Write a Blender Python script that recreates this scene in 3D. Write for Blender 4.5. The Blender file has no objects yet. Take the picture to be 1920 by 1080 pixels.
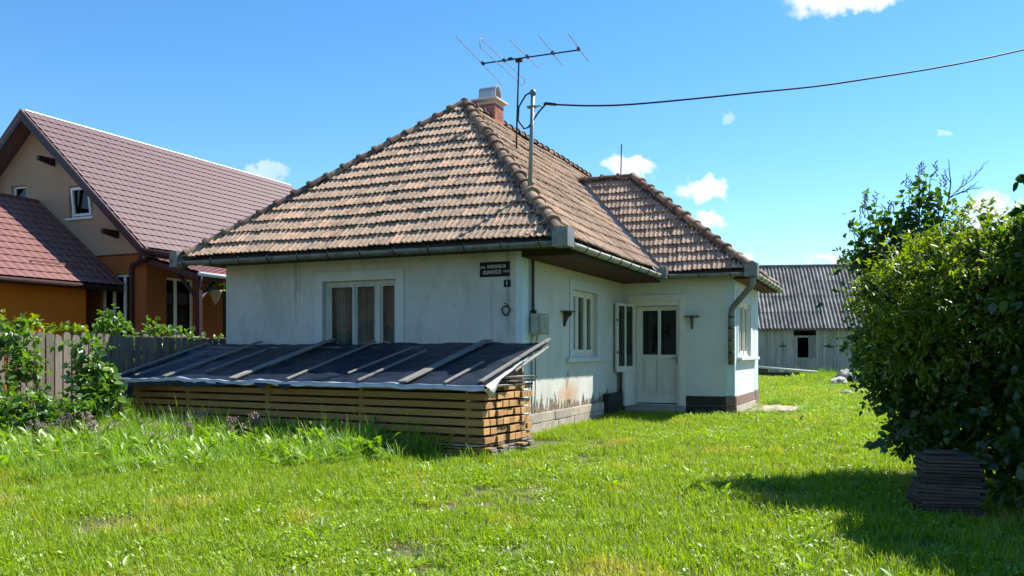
import bpy, bmesh, math, random
import numpy as np
from mathutils import Vector, Matrix, Euler, noise as mnoise

random.seed(7)
rng = np.random.default_rng(11)
scene = bpy.context.scene
C = scene.collection
R = math.radians
pi = math.pi

# ------------------------------------------------------------------ camera
CAM = Vector((5.211, -12.346, 1.256))
YAW = R(23.6)
cam_d = bpy.data.cameras.new('camera')
cam_d.sensor_width = 36.0
cam_d.lens = 30.0
cam_d.shift_y = 122.0 / 1920.0
cam_d.clip_start = 0.05
cam_d.clip_end = 3000.0
cam = bpy.data.objects.new('camera', cam_d)
cam.location = CAM
cam.rotation_euler = (R(90), 0, YAW)
C.objects.link(cam)
scene.camera = cam
FWD = Vector((-math.sin(YAW), math.cos(YAW), 0))
RGT = Vector((math.cos(YAW), math.sin(YAW), 0))

# ------------------------------------------------------------------ light
SUN_EL, SUN_AZ = R(51), R(51.5)           # azimuth measured from +X towards +Y
scene.view_settings.view_transform = 'Standard'
scene.view_settings.look = 'None'
scene.view_settings.gamma = 1.0
scene.view_settings.use_curve_mapping = False
scene.view_settings.exposure = 1.12
world = bpy.data.worlds.new('World')
scene.world = world
world.use_nodes = True
wn, wl = world.node_tree.nodes, world.node_tree.links
wn.clear()
w_out = wn.new('ShaderNodeOutputWorld')
w_bg = wn.new('ShaderNodeBackground')
w_bg.inputs['Strength'].default_value = 0.084
sky = wn.new('ShaderNodeTexSky')
sky.sky_type = 'NISHITA'
sky.sun_disc = False
sky.sun_elevation = SUN_EL
sky.sun_rotation = R(90) - SUN_AZ
sky.altitude = 400
sky.air_density = 1.0
sky.dust_density = 0.0
sky.ozone_density = 4.0
w_hs = wn.new('ShaderNodeHueSaturation')
w_hs.inputs['Hue'].default_value = 0.496
w_hs.inputs['Saturation'].default_value = 1.22
w_hs.inputs['Value'].default_value = 1.18
wl.new(sky.outputs[0], w_hs.inputs['Color'])
w_tc = wn.new('ShaderNodeTexCoord')
DIRV = w_tc.outputs['Generated']


def wmath(op, a, b=None, c=None):
    n = wn.new('ShaderNodeMath')
    n.operation = op
    for i, x in enumerate((a, b, c)):
        if x is None:
            continue
        if isinstance(x, (int, float)):
            n.inputs[i].default_value = x
        else:
            wl.new(x, n.inputs[i])
    return n.outputs[0]


def wvec(op, a, b):
    n = wn.new('ShaderNodeVectorMath')
    n.operation = op
    for i, x in enumerate((a, b)):
        if isinstance(x, (tuple, list, Vector)):
            n.inputs[i].default_value = tuple(x)
        else:
            wl.new(x, n.inputs[i])
    return n


def wnoise(scale, detail=5, rough=0.6):
    n = wn.new('ShaderNodeTexNoise')
    n.inputs['Scale'].default_value = scale
    n.inputs['Detail'].default_value = detail
    n.inputs['Roughness'].default_value = rough
    wl.new(DIRV, n.inputs['Vector'])
    return n


n_a = wnoise(16, 5, 0.62)
n_b = wnoise(60, 4, 0.6)
# small fair-weather clouds: (azimuth from camera axis in degrees, elevation, half width, half height, opacity)
CLOUDS = [(21.3, 21.3, 3.8, 1.3, 1.0), (7.9, 12.3, 1.9, 0.75, 1.0), (12.9, 10.3, 1.9, 0.8, 1.0),
          (13.0, 8.2, 1.2, 0.65, 1.0), (14.0, 15.0, 0.5, 0.6, 0.35), (-16.4, 11.6, 1.25, 0.5, 0.42),
          (29.4, 8.6, 1.6, 0.8, 1.0), (20.9, 5.9, 1.3, 0.35, 0.9), (30, 7.2, 2.6, 1.0, 0.9), (15.4, 6.2, 0.5, 0.35, 0.8),
          (26.8, 12.4, 0.5, 0.35, 0.35), (24, 6.4, 2.0, 0.7, .9),
          (58, 17, 6, 2.2, 1.0), (-48, 13, 7, 2.0, 0.9), (95, 12, 9, 2.6, 1.0), (140, 16, 8, 3, 1.0),
          (-100, 12, 8, 2.4, 1.0), (-150, 18, 9, 3, 1.0), (180, 9, 9, 2.2, 1.0), (40, 30, 5, 2.4, .8)]
wob = wvec('SUBTRACT', n_a.outputs['Color'], (0.5, 0.5, 0.5)).outputs[0]
wob2 = wvec('SUBTRACT', n_b.outputs['Color'], (0.5, 0.5, 0.5)).outputs[0]
wob_s = wn.new('ShaderNodeVectorMath'); wob_s.operation = 'SCALE'; wl.new(wob, wob_s.inputs[0]); wob_s.inputs['Scale'].default_value = 0.066
wob_s2 = wn.new('ShaderNodeVectorMath'); wob_s2.operation = 'SCALE'; wl.new(wob2, wob_s2.inputs[0]); wob_s2.inputs['Scale'].default_value = 0.026
dirw = wvec('ADD', wvec('ADD', DIRV, wob_s.outputs[0]).outputs[0], wob_s2.outputs[0]).outputs[0]
mask = None
for az, el, hw, hh, op in CLOUDS:
    a, e = R(az), R(el)
    h = FWD * math.cos(a) + RGT * math.sin(a)
    t = RGT * math.cos(a) - FWD * math.sin(a)
    c = h * math.cos(e) + Vector((0, 0, math.sin(e)))
    up = Vector((0, 0, 1)) * math.cos(e) - h * math.sin(e)
    d = wvec('SUBTRACT', dirw, c).outputs[0]
    px = wvec('DOT_PRODUCT', d, t / R(hw)).outputs['Value']
    py = wvec('DOT_PRODUCT', d, up / R(hh)).outputs['Value']
    fw = wvec('DOT_PRODUCT', DIRV, c).outputs['Value']
    q = wmath('ADD', wmath('MULTIPLY', px, px), wmath('MULTIPLY', py, py))
    mr = wn.new('ShaderNodeMapRange')
    mr.interpolation_type = 'SMOOTHSTEP'
    mr.inputs['From Min'].default_value = 1.25
    mr.inputs['From Max'].default_value = 0.25
    mr.inputs['To Max'].default_value = op
    wl.new(q, mr.inputs['Value'])
    m = wmath('MULTIPLY', mr.outputs[0], wmath('GREATER_THAN', fw, 0.0))
    mask = m if mask is None else wmath('MAXIMUM', mask, m)
n_c = wnoise(45, 5, 0.65)
cr = wn.new('ShaderNodeMapRange')
cr.inputs['From Min'].default_value = 0.25
cr.inputs['From Max'].default_value = 0.6
cr.inputs['To Min'].default_value = 0.55
wl.new(n_c.outputs['Fac'], cr.inputs['Value'])
mask = wmath('MULTIPLY', mask, cr.outputs[0])
w_mix = wn.new('ShaderNodeMix')
w_mix.data_type = 'RGBA'
wl.new(mask, w_mix.inputs['Factor'])
wl.new(w_hs.outputs[0], w_mix.inputs['A'])
w_mix.inputs['B'].default_value = (6.6, 6.7, 6.9, 1)
wl.new(w_mix.outputs['Result'], w_bg.inputs['Color'])
wl.new(w_bg.outputs[0], w_out.inputs[0])

sun_d = bpy.data.lights.new('sun', 'SUN')
sun_d.energy = 5.0
sun_d.angle = R(0.5)
sun_d.color = (1.0, 0.95, 0.86)
sun = bpy.data.objects.new('sun', sun_d)
sv = Vector((math.cos(SUN_EL) * math.cos(SUN_AZ), math.cos(SUN_EL) * math.sin(SUN_AZ), math.sin(SUN_EL)))
sun.rotation_euler = sv.to_track_quat('Z', 'Y').to_euler()
sun.location = (20, 20, 30)
C.objects.link(sun)

# ------------------------------------------------------------------ helpers: materials
MATS = {}


def newmat(name):
    m = bpy.data.materials.new(name)
    m.use_nodes = True
    MATS[name] = m
    return m, m.node_tree.nodes, m.node_tree.links, m.node_tree.nodes['Principled BSDF']


def nz(n, l, vec, scale, detail=4, rough=0.6, stretch=None):
    t = n.new('ShaderNodeTexNoise')
    t.inputs['Scale'].default_value = scale
    t.inputs['Detail'].default_value = detail
    t.inputs['Roughness'].default_value = rough
    if stretch:
        mp = n.new('ShaderNodeMapping')
        mp.inputs['Scale'].default_value = stretch
        l.new(vec, mp.inputs['Vector'])
        vec = mp.outputs[0]
    l.new(vec, t.inputs['Vector'])
    return t.outputs['Fac']


def ramp(n, l, fac, lo, hi, tlo=0.0, thi=1.0):
    r = n.new('ShaderNodeMapRange')
    r.inputs['From Min'].default_value = lo
    r.inputs['From Max'].default_value = hi
    r.inputs['To Min'].default_value = tlo
    r.inputs['To Max'].default_value = thi
    l.new(fac, r.inputs['Value'])
    return r.outputs[0]


def mixc(n, l, fac, a, b, mode='MIX'):
    m = n.new('ShaderNodeMix')
    m.data_type = 'RGBA'
    m.blend_type = mode
    for s, x in (('Factor', fac), ('A', a), ('B', b)):
        if isinstance(x, (tuple, list)):
            m.inputs[s].default_value = (x[0], x[1], x[2], 1)
        elif isinstance(x, (int, float)):
            m.inputs[s].default_value = x
        else:
            l.new(x, m.inputs[s])
    return m.outputs['Result']


def fmath(n, l, op, a, b=None):
    m = n.new('ShaderNodeMath')
    m.operation = op
    for i, x in enumerate((a, b)):
        if x is None:
            continue
        if isinstance(x, (int, float)):
            m.inputs[i].default_value = x
        else:
            l.new(x, m.inputs[i])
    return m.outputs[0]


def rand_fac(n, l):
    oi = n.new('ShaderNodeObjectInfo')
    at = n.new('ShaderNodeAttribute')
    at.attribute_name = 'rnd'
    s = fmath(n, l, 'ADD', oi.outputs['Random'], at.outputs['Fac'])
    return fmath(n, l, 'FRACT', s)


def mat(name, col, rough=0.85, var=0.25, scale=6.0, stretch=None, col2=None, c2=(0.5, 0.62), c2scale=2.5, c2stretch=None,
        bump=0.0, bscale=60.0, bstretch=None, rnd=0.0, metal=0.0, spec=0.3, col3=None, c3=(0.55, 0.65), c3scale=9.0, rndcol=None):
    m, n, l, b = newmat(name)
    geo = n.new('ShaderNodeNewGeometry')
    P = geo.outputs['Position']
    f = nz(n, l, P, scale, 5, 0.65, stretch)
    v = ramp(n, l, f, 0.25, 0.75, 1 - var, 1 + var)
    base = col
    if rndcol:
        rf = rand_fac(n, l)
        base = mixc(n, l, ramp(n, l, rf, rndcol[1], rndcol[2]), col, rndcol[0])
    if col2:
        g = nz(n, l, P, c2scale, 6, 0.7, c2stretch)
        base = mixc(n, l, ramp(n, l, g, c2[0], c2[1]), base, col2)
    if col3:
        g = nz(n, l, P, c3scale, 4, 0.7)
        base = mixc(n, l, ramp(n, l, g, c3[0], c3[1]), base, col3)
    if rnd:
        rf = rand_fac(n, l)
        v = fmath(n, l, 'MULTIPLY', v, ramp(n, l, rf, 0, 1, 1 - rnd, 1 + rnd))
    hsv = n.new('ShaderNodeHueSaturation')
    l.new(v, hsv.inputs['Value'])
    if isinstance(base, (tuple, list)):
        hsv.inputs['Color'].default_value = (*base, 1)
    else:
        l.new(base, hsv.inputs['Color'])
    l.new(hsv.outputs[0], b.inputs['Base Color'])
    b.inputs['Roughness'].default_value = rough
    b.inputs['Metallic'].default_value = metal
    b.inputs['Specular IOR Level'].default_value = spec
    if bump:
        bt = nz(n, l, P, bscale, 4, 0.65, bstretch)
        bn = n.new('ShaderNodeBump')
        bn.inputs['Strength'].default_value = min(1, bump)
        bn.inputs['Distance'].default_value = 0.01
        l.new(bt, bn.inputs['Height'])
        l.new(bn.outputs[0], b.inputs['Normal'])
    return m


def leafmat(name, c_lo, c_hi, trans=0.45, gloss=0.05, tint=(1.1, 1.25, 0.35), patch=None):
    """thin leaf: diffuse + translucent + a little gloss, colour varied leaf by leaf"""
    m, n, l, b = newmat(name)
    n.remove(b)
    out = n['Material Output']
    rf = rand_fac(n, l)
    col = mixc(n, l, rf, c_lo, c_hi)
    if patch:
        geo = n.new('ShaderNodeNewGeometry')
        g = nz(n, l, geo.outputs['Position'], patch[1], 3, 0.6)
        col = mixc(n, l, ramp(n, l, g, patch[2], patch[3]), col, mixc(n, l, rf, patch[0], tuple(1.35 * x for x in patch[0])))
    d = n.new('ShaderNodeBsdfDiffuse')
    t = n.new('ShaderNodeBsdfTranslucent')
    g = n.new('ShaderNodeBsdfGlossy')
    g.inputs['Roughness'].default_value = 0.42
    g.inputs['Color'].default_value = (0.9, 0.95, 1, 1)
    l.new(col, d.inputs['Color'])
    l.new(mixc(n, l, 1.0, col, tint, 'MULTIPLY'), t.inputs['Color'])
    m1 = n.new('ShaderNodeMixShader')
    m1.inputs[0].default_value = trans
    l.new(d.outputs[0], m1.inputs[1]); l.new(t.outputs[0], m1.inputs[2])
    m2 = n.new('ShaderNodeMixShader')
    m2.inputs[0].default_value = gloss
    l.new(m1.outputs[0], m2.inputs[1]); l.new(g.outputs[0], m2.inputs[2])
    l.new(m2.outputs[0], out.inputs[0])
    return m


def glassmat(name, tintc=(0.85, 0.9, 0.88), dark=0.0):
    m, n, l, b = newmat(name)
    n.remove(b)
    out = n['Material Output']
    t = n.new('ShaderNodeBsdfTransparent')
    t.inputs['Color'].default_value = (*tintc, 1)
    g = n.new('ShaderNodeBsdfGlossy')
    g.inputs['Roughness'].default_value = 0.01
    lw = n.new('ShaderNodeLayerWeight')
    lw.inputs['Blend'].default_value = 0.5
    geo = n.new('ShaderNodeNewGeometry')
    wv = nz(n, l, geo.outputs['Position'], 2.5, 2, 0.5)
    bn = n.new('ShaderNodeBump')
    bn.inputs['Strength'].default_value = 0.25
    bn.inputs['Distance'].default_value = 0.02
    l.new(wv, bn.inputs['Height']); l.new(bn.outputs[0], g.inputs['Normal'])
    mx = n.new('ShaderNodeMixShader')
    l.new(ramp(n, l, fmath(n, l, 'POWER', lw.outputs['Facing'], 4.0), 0, 1, 0.035, 0.6), mx.inputs[0])
    l.new(t.outputs[0], mx.inputs[1]); l.new(g.outputs[0], mx.inputs[2])
    l.new(mx.outputs[0], out.inputs[0])
    return m


def lacemat(name, col=(0.75, 0.75, 0.7), alpha=0.5):
    m, n, l, b = newmat(name)
    n.remove(b)
    out = n['Material Output']
    t = n.new('ShaderNodeBsdfTransparent')
    d = n.new('ShaderNodeBsdfDiffuse')
    d.inputs['Color'].default_value = (*col, 1)
    geo = n.new('ShaderNodeNewGeometry')
    f = nz(n, l, geo.outputs['Position'], 14, 3, 0.6, (1, 1, 0.05))
    mx = n.new('ShaderNodeMixShader')
    l.new(ramp(n, l, f, 0.35, 0.65, alpha * 0.4, min(1, alpha * 1.6)), mx.inputs[0])
    l.new(t.outputs[0], mx.inputs[1]); l.new(d.outputs[0], mx.inputs[2])
    l.new(mx.outputs[0], out.inputs[0])
    return m


# ------------------------------------------------------------------ helpers: objects
W = {}


def tag(o, label=None, cat=None, group=None, kind=None):
    if label: o['label'] = label
    if cat: o['category'] = cat
    if group: o['group'] = group
    if kind: o['kind'] = kind
    return o


def link(o, parent=None, M=None):
    M = M or Matrix.Identity(4)
    C.objects.link(o)
    if parent is not None:
        o.parent = parent
        o.matrix_parent_inverse = W[parent.name].inverted()
    o.matrix_basis = M
    W[o.name] = M.copy()
    return o


def thing(name, label, cat, loc=(0, 0, 0), group=None):
    o = bpy.data.objects.new(name, None)
    o.empty_display_size = 0.2
    link(o, None, Matrix.Translation(Vector(loc)))
    return tag(o, label, cat, group)


def put(name, mesh, parent=None, M=None):
    return link(bpy.data.objects.new(name, mesh), parent, M)


class MB:
    """collects pieces, builds ONE mesh object; T maps the local frame to the world"""
    def __init__(s, T=None):
        s.v, s.f, s.T = [], [], T
        s.flip = T is not None and T.to_3x3().determinant() < 0

    def add(s, vs, fs):
        o = len(s.v)
        for p in vs:
            p = Vector(p)
            s.v.append(s.T @ p if s.T is not None else p)
        for f in fs:
            f = [i + o for i in f]
            s.f.append(f[::-1] if s.flip else f)
        return s

    def box(s, x0, x1, y0, y1, z0, z1, M=None):
        vs = [Vector((x, y, z)) for z in (z0, z1) for y in (y0, y1) for x in (x0, x1)]
        if M is not None: vs = [M @ p for p in vs]
        return s.add(vs, [(0, 2, 3, 1), (4, 5, 7, 6), (0, 1, 5, 4), (2, 6, 7, 3), (0, 4, 6, 2), (1, 3, 7, 5)])

    def tube(s, pts, r, n=8, cap=True):
        pts = [Vector(p) for p in pts]
        rs = r if isinstance(r, (list, tuple)) else [r] * len(pts)
        vs, fs = [], []
        ref = None
        for i, p in enumerate(pts):
            d = (pts[min(i + 1, len(pts) - 1)] - pts[max(i - 1, 0)]).normalized()
            if ref is None:
                ref = Vector((0, 0, 1)) if abs(d.z) < 0.9 else Vector((1, 0, 0))
            a = d.cross(ref).normalized()
            b = a.cross(d).normalized()
            ref = b
            for k in range(n):
                t = 2 * pi * k / n
                vs.append(p + (a * math.cos(t) + b * math.sin(t)) * rs[i])
        for i in range(len(pts) - 1):
            for k in range(n):
                k2 = (k + 1) % n
                fs.append((i * n + k, i * n + k2, (i + 1) * n + k2, (i + 1) * n + k))
        if cap:
            fs.append(tuple(range(n))[::-1])
            fs.append(tuple(range((len(pts) - 1) * n, len(pts) * n)))
        return s.add(vs, fs)

    def prism(s, poly, d0, d1, plane='xz'):
        """poly of 2D points, extruded along the third axis"""
        n = len(poly)
        mk = {'xz': lambda a, b, c: (a, c, b), 'xy': lambda a, b, c: (a, b, c), 'yz': lambda a, b, c: (c, a, b)}[plane]
        vs = [mk(a, b, d0) for a, b in poly] + [mk(a, b, d1) for a, b in poly]
        fs = [tuple(range(n))[::-1], tuple(range(n, 2 * n))] + [(i, (i + 1) % n, n + (i + 1) % n, n + i) for i in range(n)]
        return s.add(vs, fs)

    def lathe(s, prof, c, n=14):
        vs, fs = [], []
        for r, z in prof:
            for k in range(n):
                t = 2 * pi * k / n
                vs.append((c[0] + r * math.cos(t), c[1] + r * math.sin(t), c[2] + z))
        for i in range(len(prof) - 1):
            for k in range(n):
                fs.append((i * n + k, i * n + (k + 1) % n, (i + 1) * n + (k + 1) % n, (i + 1) * n + k))
        return s.add(vs, fs)

    def mesh(s, name, m, origin=None, smooth=False):
        vs = s.v
        if origin is not None: vs = [p - origin for p in vs]
        me = bpy.data.meshes.new(name)
        me.from_pydata([tuple(p) for p in vs], [], s.f)
        me.materials.append(m if not isinstance(m, str) else MATS[m])
        me.update()
        if smooth: me.polygons.foreach_set('use_smooth', [True] * len(me.polygons))
        return me

    def build(s, name, m, parent=None, smooth=False, bevel=0.0):
        a = np.array([tuple(p) for p in s.v])
        o = Vector((a.min(0) + a.max(0)) / 2)
        o.z = float(a[:, 2].min())
        me = s.mesh(name, m, o, smooth)
        ob = put(name, me, parent, Matrix.Translation(o))
        if bevel:
            bv = ob.modifiers.new('bevel', 'BEVEL')
            bv.width = bevel
            bv.segments = 1
            bv.limit_method = 'ANGLE'
        return ob


def frame(o, u, n):
    """local (u, outward, up) -> world"""
    u, n = Vector(u), Vector(n)
    return Matrix(((u.x, n.x, 0, o[0]), (u.y, n.y, 0, o[1]), (u.z, n.z, 1, o[2]), (0, 0, 0, 1)))


def basis(o, x, y, z):
    return Matrix(((x.x, y.x, z.x, o.x), (x.y, y.y, z.y, o.y), (x.z, y.z, z.z, o.z), (0, 0, 0, 1)))


def np_mesh(name, verts, faces_per, nper, m, rnd=None, smooth=False):
    """verts (N,k,3); faces_per: list of local faces (tris/quads); fast mesh from arrays"""
    N, k, _ = verts.shape
    me = bpy.data.meshes.new(name)
    V = verts.reshape(-1, 3)
    me.vertices.add(len(V))
    me.vertices.foreach_set('co', V.astype(np.float32).ravel())
    loops, starts, tot = [], [], 0
    base = (np.arange(N) * k)[:, None]
    cols, lens = [], []
    for f in faces_per:
        cols.append(base + np.array(f)[None, :]); lens.append(len(f))
    L = np.concatenate(cols, axis=1).ravel()
    ls = np.array(lens)
    st = np.concatenate([[0], np.cumsum(ls)[:-1]])
    S = (np.arange(N) * ls.sum())[:, None] + st[None, :]
    me.loops.add(len(L)); me.loops.foreach_set('vertex_index', L.astype(np.int32))
    me.polygons.add(N * len(ls))
    me.polygons.foreach_set('loop_start', S.ravel().astype(np.int32))
    me.polygons.foreach_set('loop_total', np.tile(ls, N).astype(np.int32))
    if smooth: me.polygons.foreach_set('use_smooth', [True] * (N * len(ls)))
    me.materials.append(MATS[m] if isinstance(m, str) else m)
    if rnd is not None:
        at = me.attributes.new('rnd', 'FLOAT', 'POINT')
        at.data.foreach_set('value', np.repeat(rnd, k).astype(np.float32))
    me.update(calc_edges=True)
    me.validate()
    return me


def wall_with_openings(mb, u0, u1, z0, z1, d0, d1, openings):
    us = sorted(set([u0, u1] + [x for o in openings for x in o[:2]]))
    for a, b in zip(us, us[1:]):
        mid = (a + b) / 2
        cuts = sorted([(o[2], o[3]) for o in openings if o[0] < mid < o[1]])
        z = z0
        for c0, c1 in cuts:
            if c0 > z: mb.box(a, b, d0, d1, z, c0)
            z = c1
        if z < z1: mb.box(a, b, d0, d1, z, z1)


def gz(x, y):
    """ground height"""
    d = (x - CAM.x) * FWD.x + (y - CAM.y) * FWD.y
    d = max(-25.0, min(60.0, d))
    return -0.25 + 0.0125 * d + 0.035 * (mnoise.noise(Vector((x * 0.35, y * 0.35, 1.3))))

# ------------------------------------------------------------------ materials
mat('plaster', (0.475, 0.495, 0.475), 0.95, 0.12, 1.3, col2=(0.29, 0.295, 0.255), c2=(0.5, 0.78), c2scale=1.1, bump=1.0, bscale=48, c2stretch=(1, 1, .45), col3=(.33, .345, .32), c3=(.55, .8), c3scale=7)
m_ = MATS['plaster']; n_, l_ = m_.node_tree.nodes, m_.node_tree.links
b_ = n_['Principled BSDF']
src_ = b_.inputs['Base Color'].links[0].from_socket
geo = n_.new('ShaderNodeNewGeometry'); Pn = geo.outputs['Position']
sx = n_.new('ShaderNodeSeparateXYZ'); l_.new(Pn, sx.inputs[0])
dr_ = nz(n_, l_, Pn, 5.0, 5, .7, (1, 1, .07))
msk = ramp(n_, l_, dr_, .60, .72)
wx = fmath(n_, l_, 'ADD', sx.outputs['X'], fmath(n_, l_, 'MULTIPLY', fmath(n_, l_, 'SUBTRACT', nz(n_, l_, Pn, 5, 3, .6), .5), .12))
for x0, w0, zlo in ((-4.37, .045, 1.75), (-4.28, .02, 1.95), (-2.98, .022, 2.45), (-.25, .05, 1.4)):
    dx = fmath(n_, l_, 'ABSOLUTE', fmath(n_, l_, 'SUBTRACT', wx, x0))
    s1 = ramp(n_, l_, dx, w0, w0 * .3)
    s2 = ramp(n_, l_, sx.outputs['Z'], zlo, zlo + .5)
    msk = fmath(n_, l_, 'MAXIMUM', msk, fmath(n_, l_, 'MULTIPLY', s1, s2))
msk = fmath(n_, l_, 'MULTIPLY', msk, .55)
mixed = mixc(n_, l_, msk, src_, (0.22, 0.19, 0.12))
spk = ramp(n_, l_, nz(n_, l_, Pn, 34, 3, .7), .62, .72, 0, .5)
mixed = mixc(n_, l_, spk, mixed, (0.22, 0.23, 0.22))
crk = n_.new('ShaderNodeTexVoronoi'); crk.feature = 'DISTANCE_TO_EDGE'; crk.inputs['Scale'].default_value = 1.3
wv_ = n_.new('ShaderNodeVectorMath'); wv_.operation = 'ADD'
tn_ = n_.new('ShaderNodeTexNoise'); tn_.inputs['Scale'].default_value = 3; tn_.inputs['Detail'].default_value = 5; l_.new(Pn, tn_.inputs['Vector'])
l_.new(Pn, wv_.inputs[0]); l_.new(tn_.outputs['Color'], wv_.inputs[1]); l_.new(wv_.outputs[0], crk.inputs['Vector'])
ck = fmath(n_, l_, 'MULTIPLY', ramp(n_, l_, crk.outputs['Distance'], .008, .002), ramp(n_, l_, nz(n_, l_, Pn, .9, 2, .5), .52, .6, 0, .5))
mixed = mixc(n_, l_, ck, mixed, (0.12, 0.12, 0.11))
l_.new(mixed, b_.inputs['Base Color'])
mat('smooth_plaster', (0.48, 0.52, 0.52), 0.9, 0.08, 2, col2=(0.5, 0.5, 0.45), c2=(0.56, 0.85), c2scale=2.2, bump=0.3, bscale=25)
mat('pale_blue_paint', (0.50, 0.62, 0.64), 0.85, 0.1, 3, bump=0.25, bscale=30)
mat('porch_plaster', (0.54, 0.57, 0.53), 0.95, 0.08, 1.6, col2=(0.55, 0.55, 0.46), c2=(0.58, 0.8), c2scale=1.5, bump=0.35, bscale=30)
mat('white_paint', (0.62, 0.60, 0.52), 0.6, 0.1, 4, stretch=(1, 1, .3), col2=(0.5, 0.48, 0.4), c2=(0.62, 0.8), c2scale=7, bump=0.15, bscale=40)
mat('old_white_paint', (0.42, 0.45, 0.43), 0.7, 0.2, 9, stretch=(1, 1, .15), col2=(0.32, 0.30, 0.26), c2=(0.55, 0.7), c2scale=12, c2stretch=(1, 1, .12), bump=0.3, bscale=60)
mat('black_paint', (0.014, 0.016, 0.018), 0.55, 0.4, 5, col2=(0.05, 0.05, 0.045), c2=(0.6, 0.75), bump=0.3, bscale=30)
mat('plinth_block', (0.36, 0.31, 0.25), 0.9, 0.25, 7, col2=(0.22, 0.18, 0.14), c2=(0.5, 0.7), c2scale=5, bump=0.7, bscale=35, rnd=0.15)
mat('plinth_brown', (0.20, 0.135, 0.11), 0.9, 0.25, 7, bump=0.5, bscale=35, rnd=0.1)
mat('concrete', (0.30, 0.27, 0.23), 0.92, 0.25, 6, bump=0.5, bscale=40)
mat('roof_tile', (0.35, 0.25, 0.175), 0.92, 0.28, 26, col2=(0.115, 0.105, 0.09), c2=(0.57, 0.76), c2scale=4.2, bump=0.5, bscale=90, rnd=0.18,
    rndcol=((0.40, 0.255, 0.175), 0.6, 1.0), col3=(0.055, 0.052, 0.045), c3=(0.55, 0.7), c3scale=11)
mat('porch_roof_tile', (0.32, 0.232, 0.175), 0.92, 0.28, 26, col2=(0.14, 0.12, 0.10), c2=(0.56, 0.74), c2scale=4.2, bump=0.5, bscale=90, rnd=0.22,
    col3=(0.06, 0.056, 0.05), c3=(0.62, 0.75), c3scale=14)
mat('hip_tile', (0.185, 0.105, 0.072), 0.92, 0.3, 15, col2=(0.07, 0.065, 0.055), c2=(0.46, 0.62), c2scale=7, bump=0.5, bscale=70, rnd=0.3, rndcol=((0.27, 0.175, 0.115), 0.5, 0.9))
mat('mortar_dark', (0.055, 0.05, 0.045), 0.95, 0.4, 20, bump=0.8, bscale=50)
mat('roof_wood', (0.035, 0.028, 0.022), 0.9, 0.3, 5)
mat('soffit_wood', (0.075, 0.03, 0.02), 0.8, 0.25, 6, stretch=(20, 1, 20))
mat('zinc', (0.17, 0.185, 0.175), 0.55, 0.35, 3.5, col2=(0.09, 0.09, 0.075), c2=(0.5, 0.65), c2scale=6, metal=0.35, spec=0.4, bump=0.15, bscale=20)
mat('zinc_sunlit', (0.36, 0.36, 0.32), 0.55, 0.25, 4, col2=(0.26, 0.17, 0.09), c2=(0.56, 0.66), c2scale=8, metal=0.3, spec=0.4)  # paler zinc for the side gutters, sunlight put into the colour
mat('flashing', (0.28, 0.30, 0.31), 0.6, 0.3, 8, col2=(0.18, 0.15, 0.12), c2=(0.5, 0.65), c2scale=9, metal=0.3)
mat('cowl_metal', (0.42, 0.44, 0.45), 0.45, 0.1, 8, metal=0.5, spec=0.5)
mat('brick', (0.30, 0.105, 0.075), 0.9, 0.25, 30, bump=0.5, bscale=80, rnd=0.22)
mat('mortar', (0.50, 0.44, 0.38), 0.95, 0.15, 20, bump=0.4, bscale=60)
mat('dark_metal', (0.03, 0.03, 0.035), 0.5, 0.3, 10, metal=0.4)
mat('grey_pipe', (0.22, 0.255, 0.25), 0.5, 0.2, 8, metal=0.4)
mat('aluminium', (0.30, 0.32, 0.34), 0.6, 0.1, 10, metal=0.2, spec=0.3)
mat('cable_black', (0.012, 0.012, 0.016), 0.5, 0.1, 10)
mat('sign_black', (0.008, 0.010, 0.012), 0.6, 0.2, 8, spec=0.15)
mat('sign_white', (0.62, 0.66, 0.66), 0.6, 0.3, 40)
mat('meter_grey', (0.30, 0.33, 0.28), 0.6, 0.12, 6, col2=(0.22, 0.21, 0.15), c2=(0.55, 0.75), c2scale=5)
mat('meter_door', (0.26, 0.27, 0.20), 0.6, 0.15, 6, col2=(0.19, 0.17, 0.11), c2=(0.5, 0.75), c2scale=5)
mat('fresh_wood', (0.26, 0.15, 0.052), 0.75, 0.22, 3.0, stretch=(0.6, 14, 14), col2=(0.17, 0.09, 0.033), c2=(0.6, 0.72), c2scale=3.2, c2stretch=(1.2, 4, 4), rnd=0.2, bump=0.2, bscale=30, bstretch=(.3, 4, 4))
mat('end_grain', (0.46, 0.265, 0.115), 0.8, 0.35, 60, col2=(0.45, 0.19, 0.06), c2=(0.5, 0.65), c2scale=14, rnd=0.3, bump=0.3, bscale=120)
mat('grey_wood', (0.29, 0.255, 0.21), 0.9, 0.3, 3, stretch=(14, 3, 1), col2=(0.15, 0.13, 0.11), c2=(0.5, 0.7), c2scale=4, rnd=0.25, bump=0.5, bscale=30, bstretch=(4, 2, .3))
mat('batten_wood', (0.20, 0.195, 0.18), 0.85, 0.25, 3, stretch=(14, 1.2, 6), col2=(0.15, 0.135, 0.115), c2=(0.48, 0.7), c2scale=6, rnd=0.2, bump=0.35, bscale=30, bstretch=(5, .5, 5))
mat('fence_wood', (0.18, 0.155, 0.125), 0.92, 0.3, 6, stretch=(5, 5, .5), col2=(0.14, 0.12, 0.10), c2=(0.48, 0.68), c2scale=5, c2stretch=(1, 3, .5), rnd=0.24, bump=0.6, bscale=40, bstretch=(4, 4, .4))
mat('dark_wood', (0.065, 0.055, 0.047), 0.9, 0.3, 6, bump=0.4, bscale=30, rnd=0.3)
mat('deck_wood', (0.33, 0.27, 0.21), 0.9, 0.3, 5, stretch=(14, .8, 5), col2=(0.18, 0.14, 0.11), c2=(0.5, 0.7), c2scale=4, rnd=0.2, bump=0.4, bscale=30)
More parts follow.
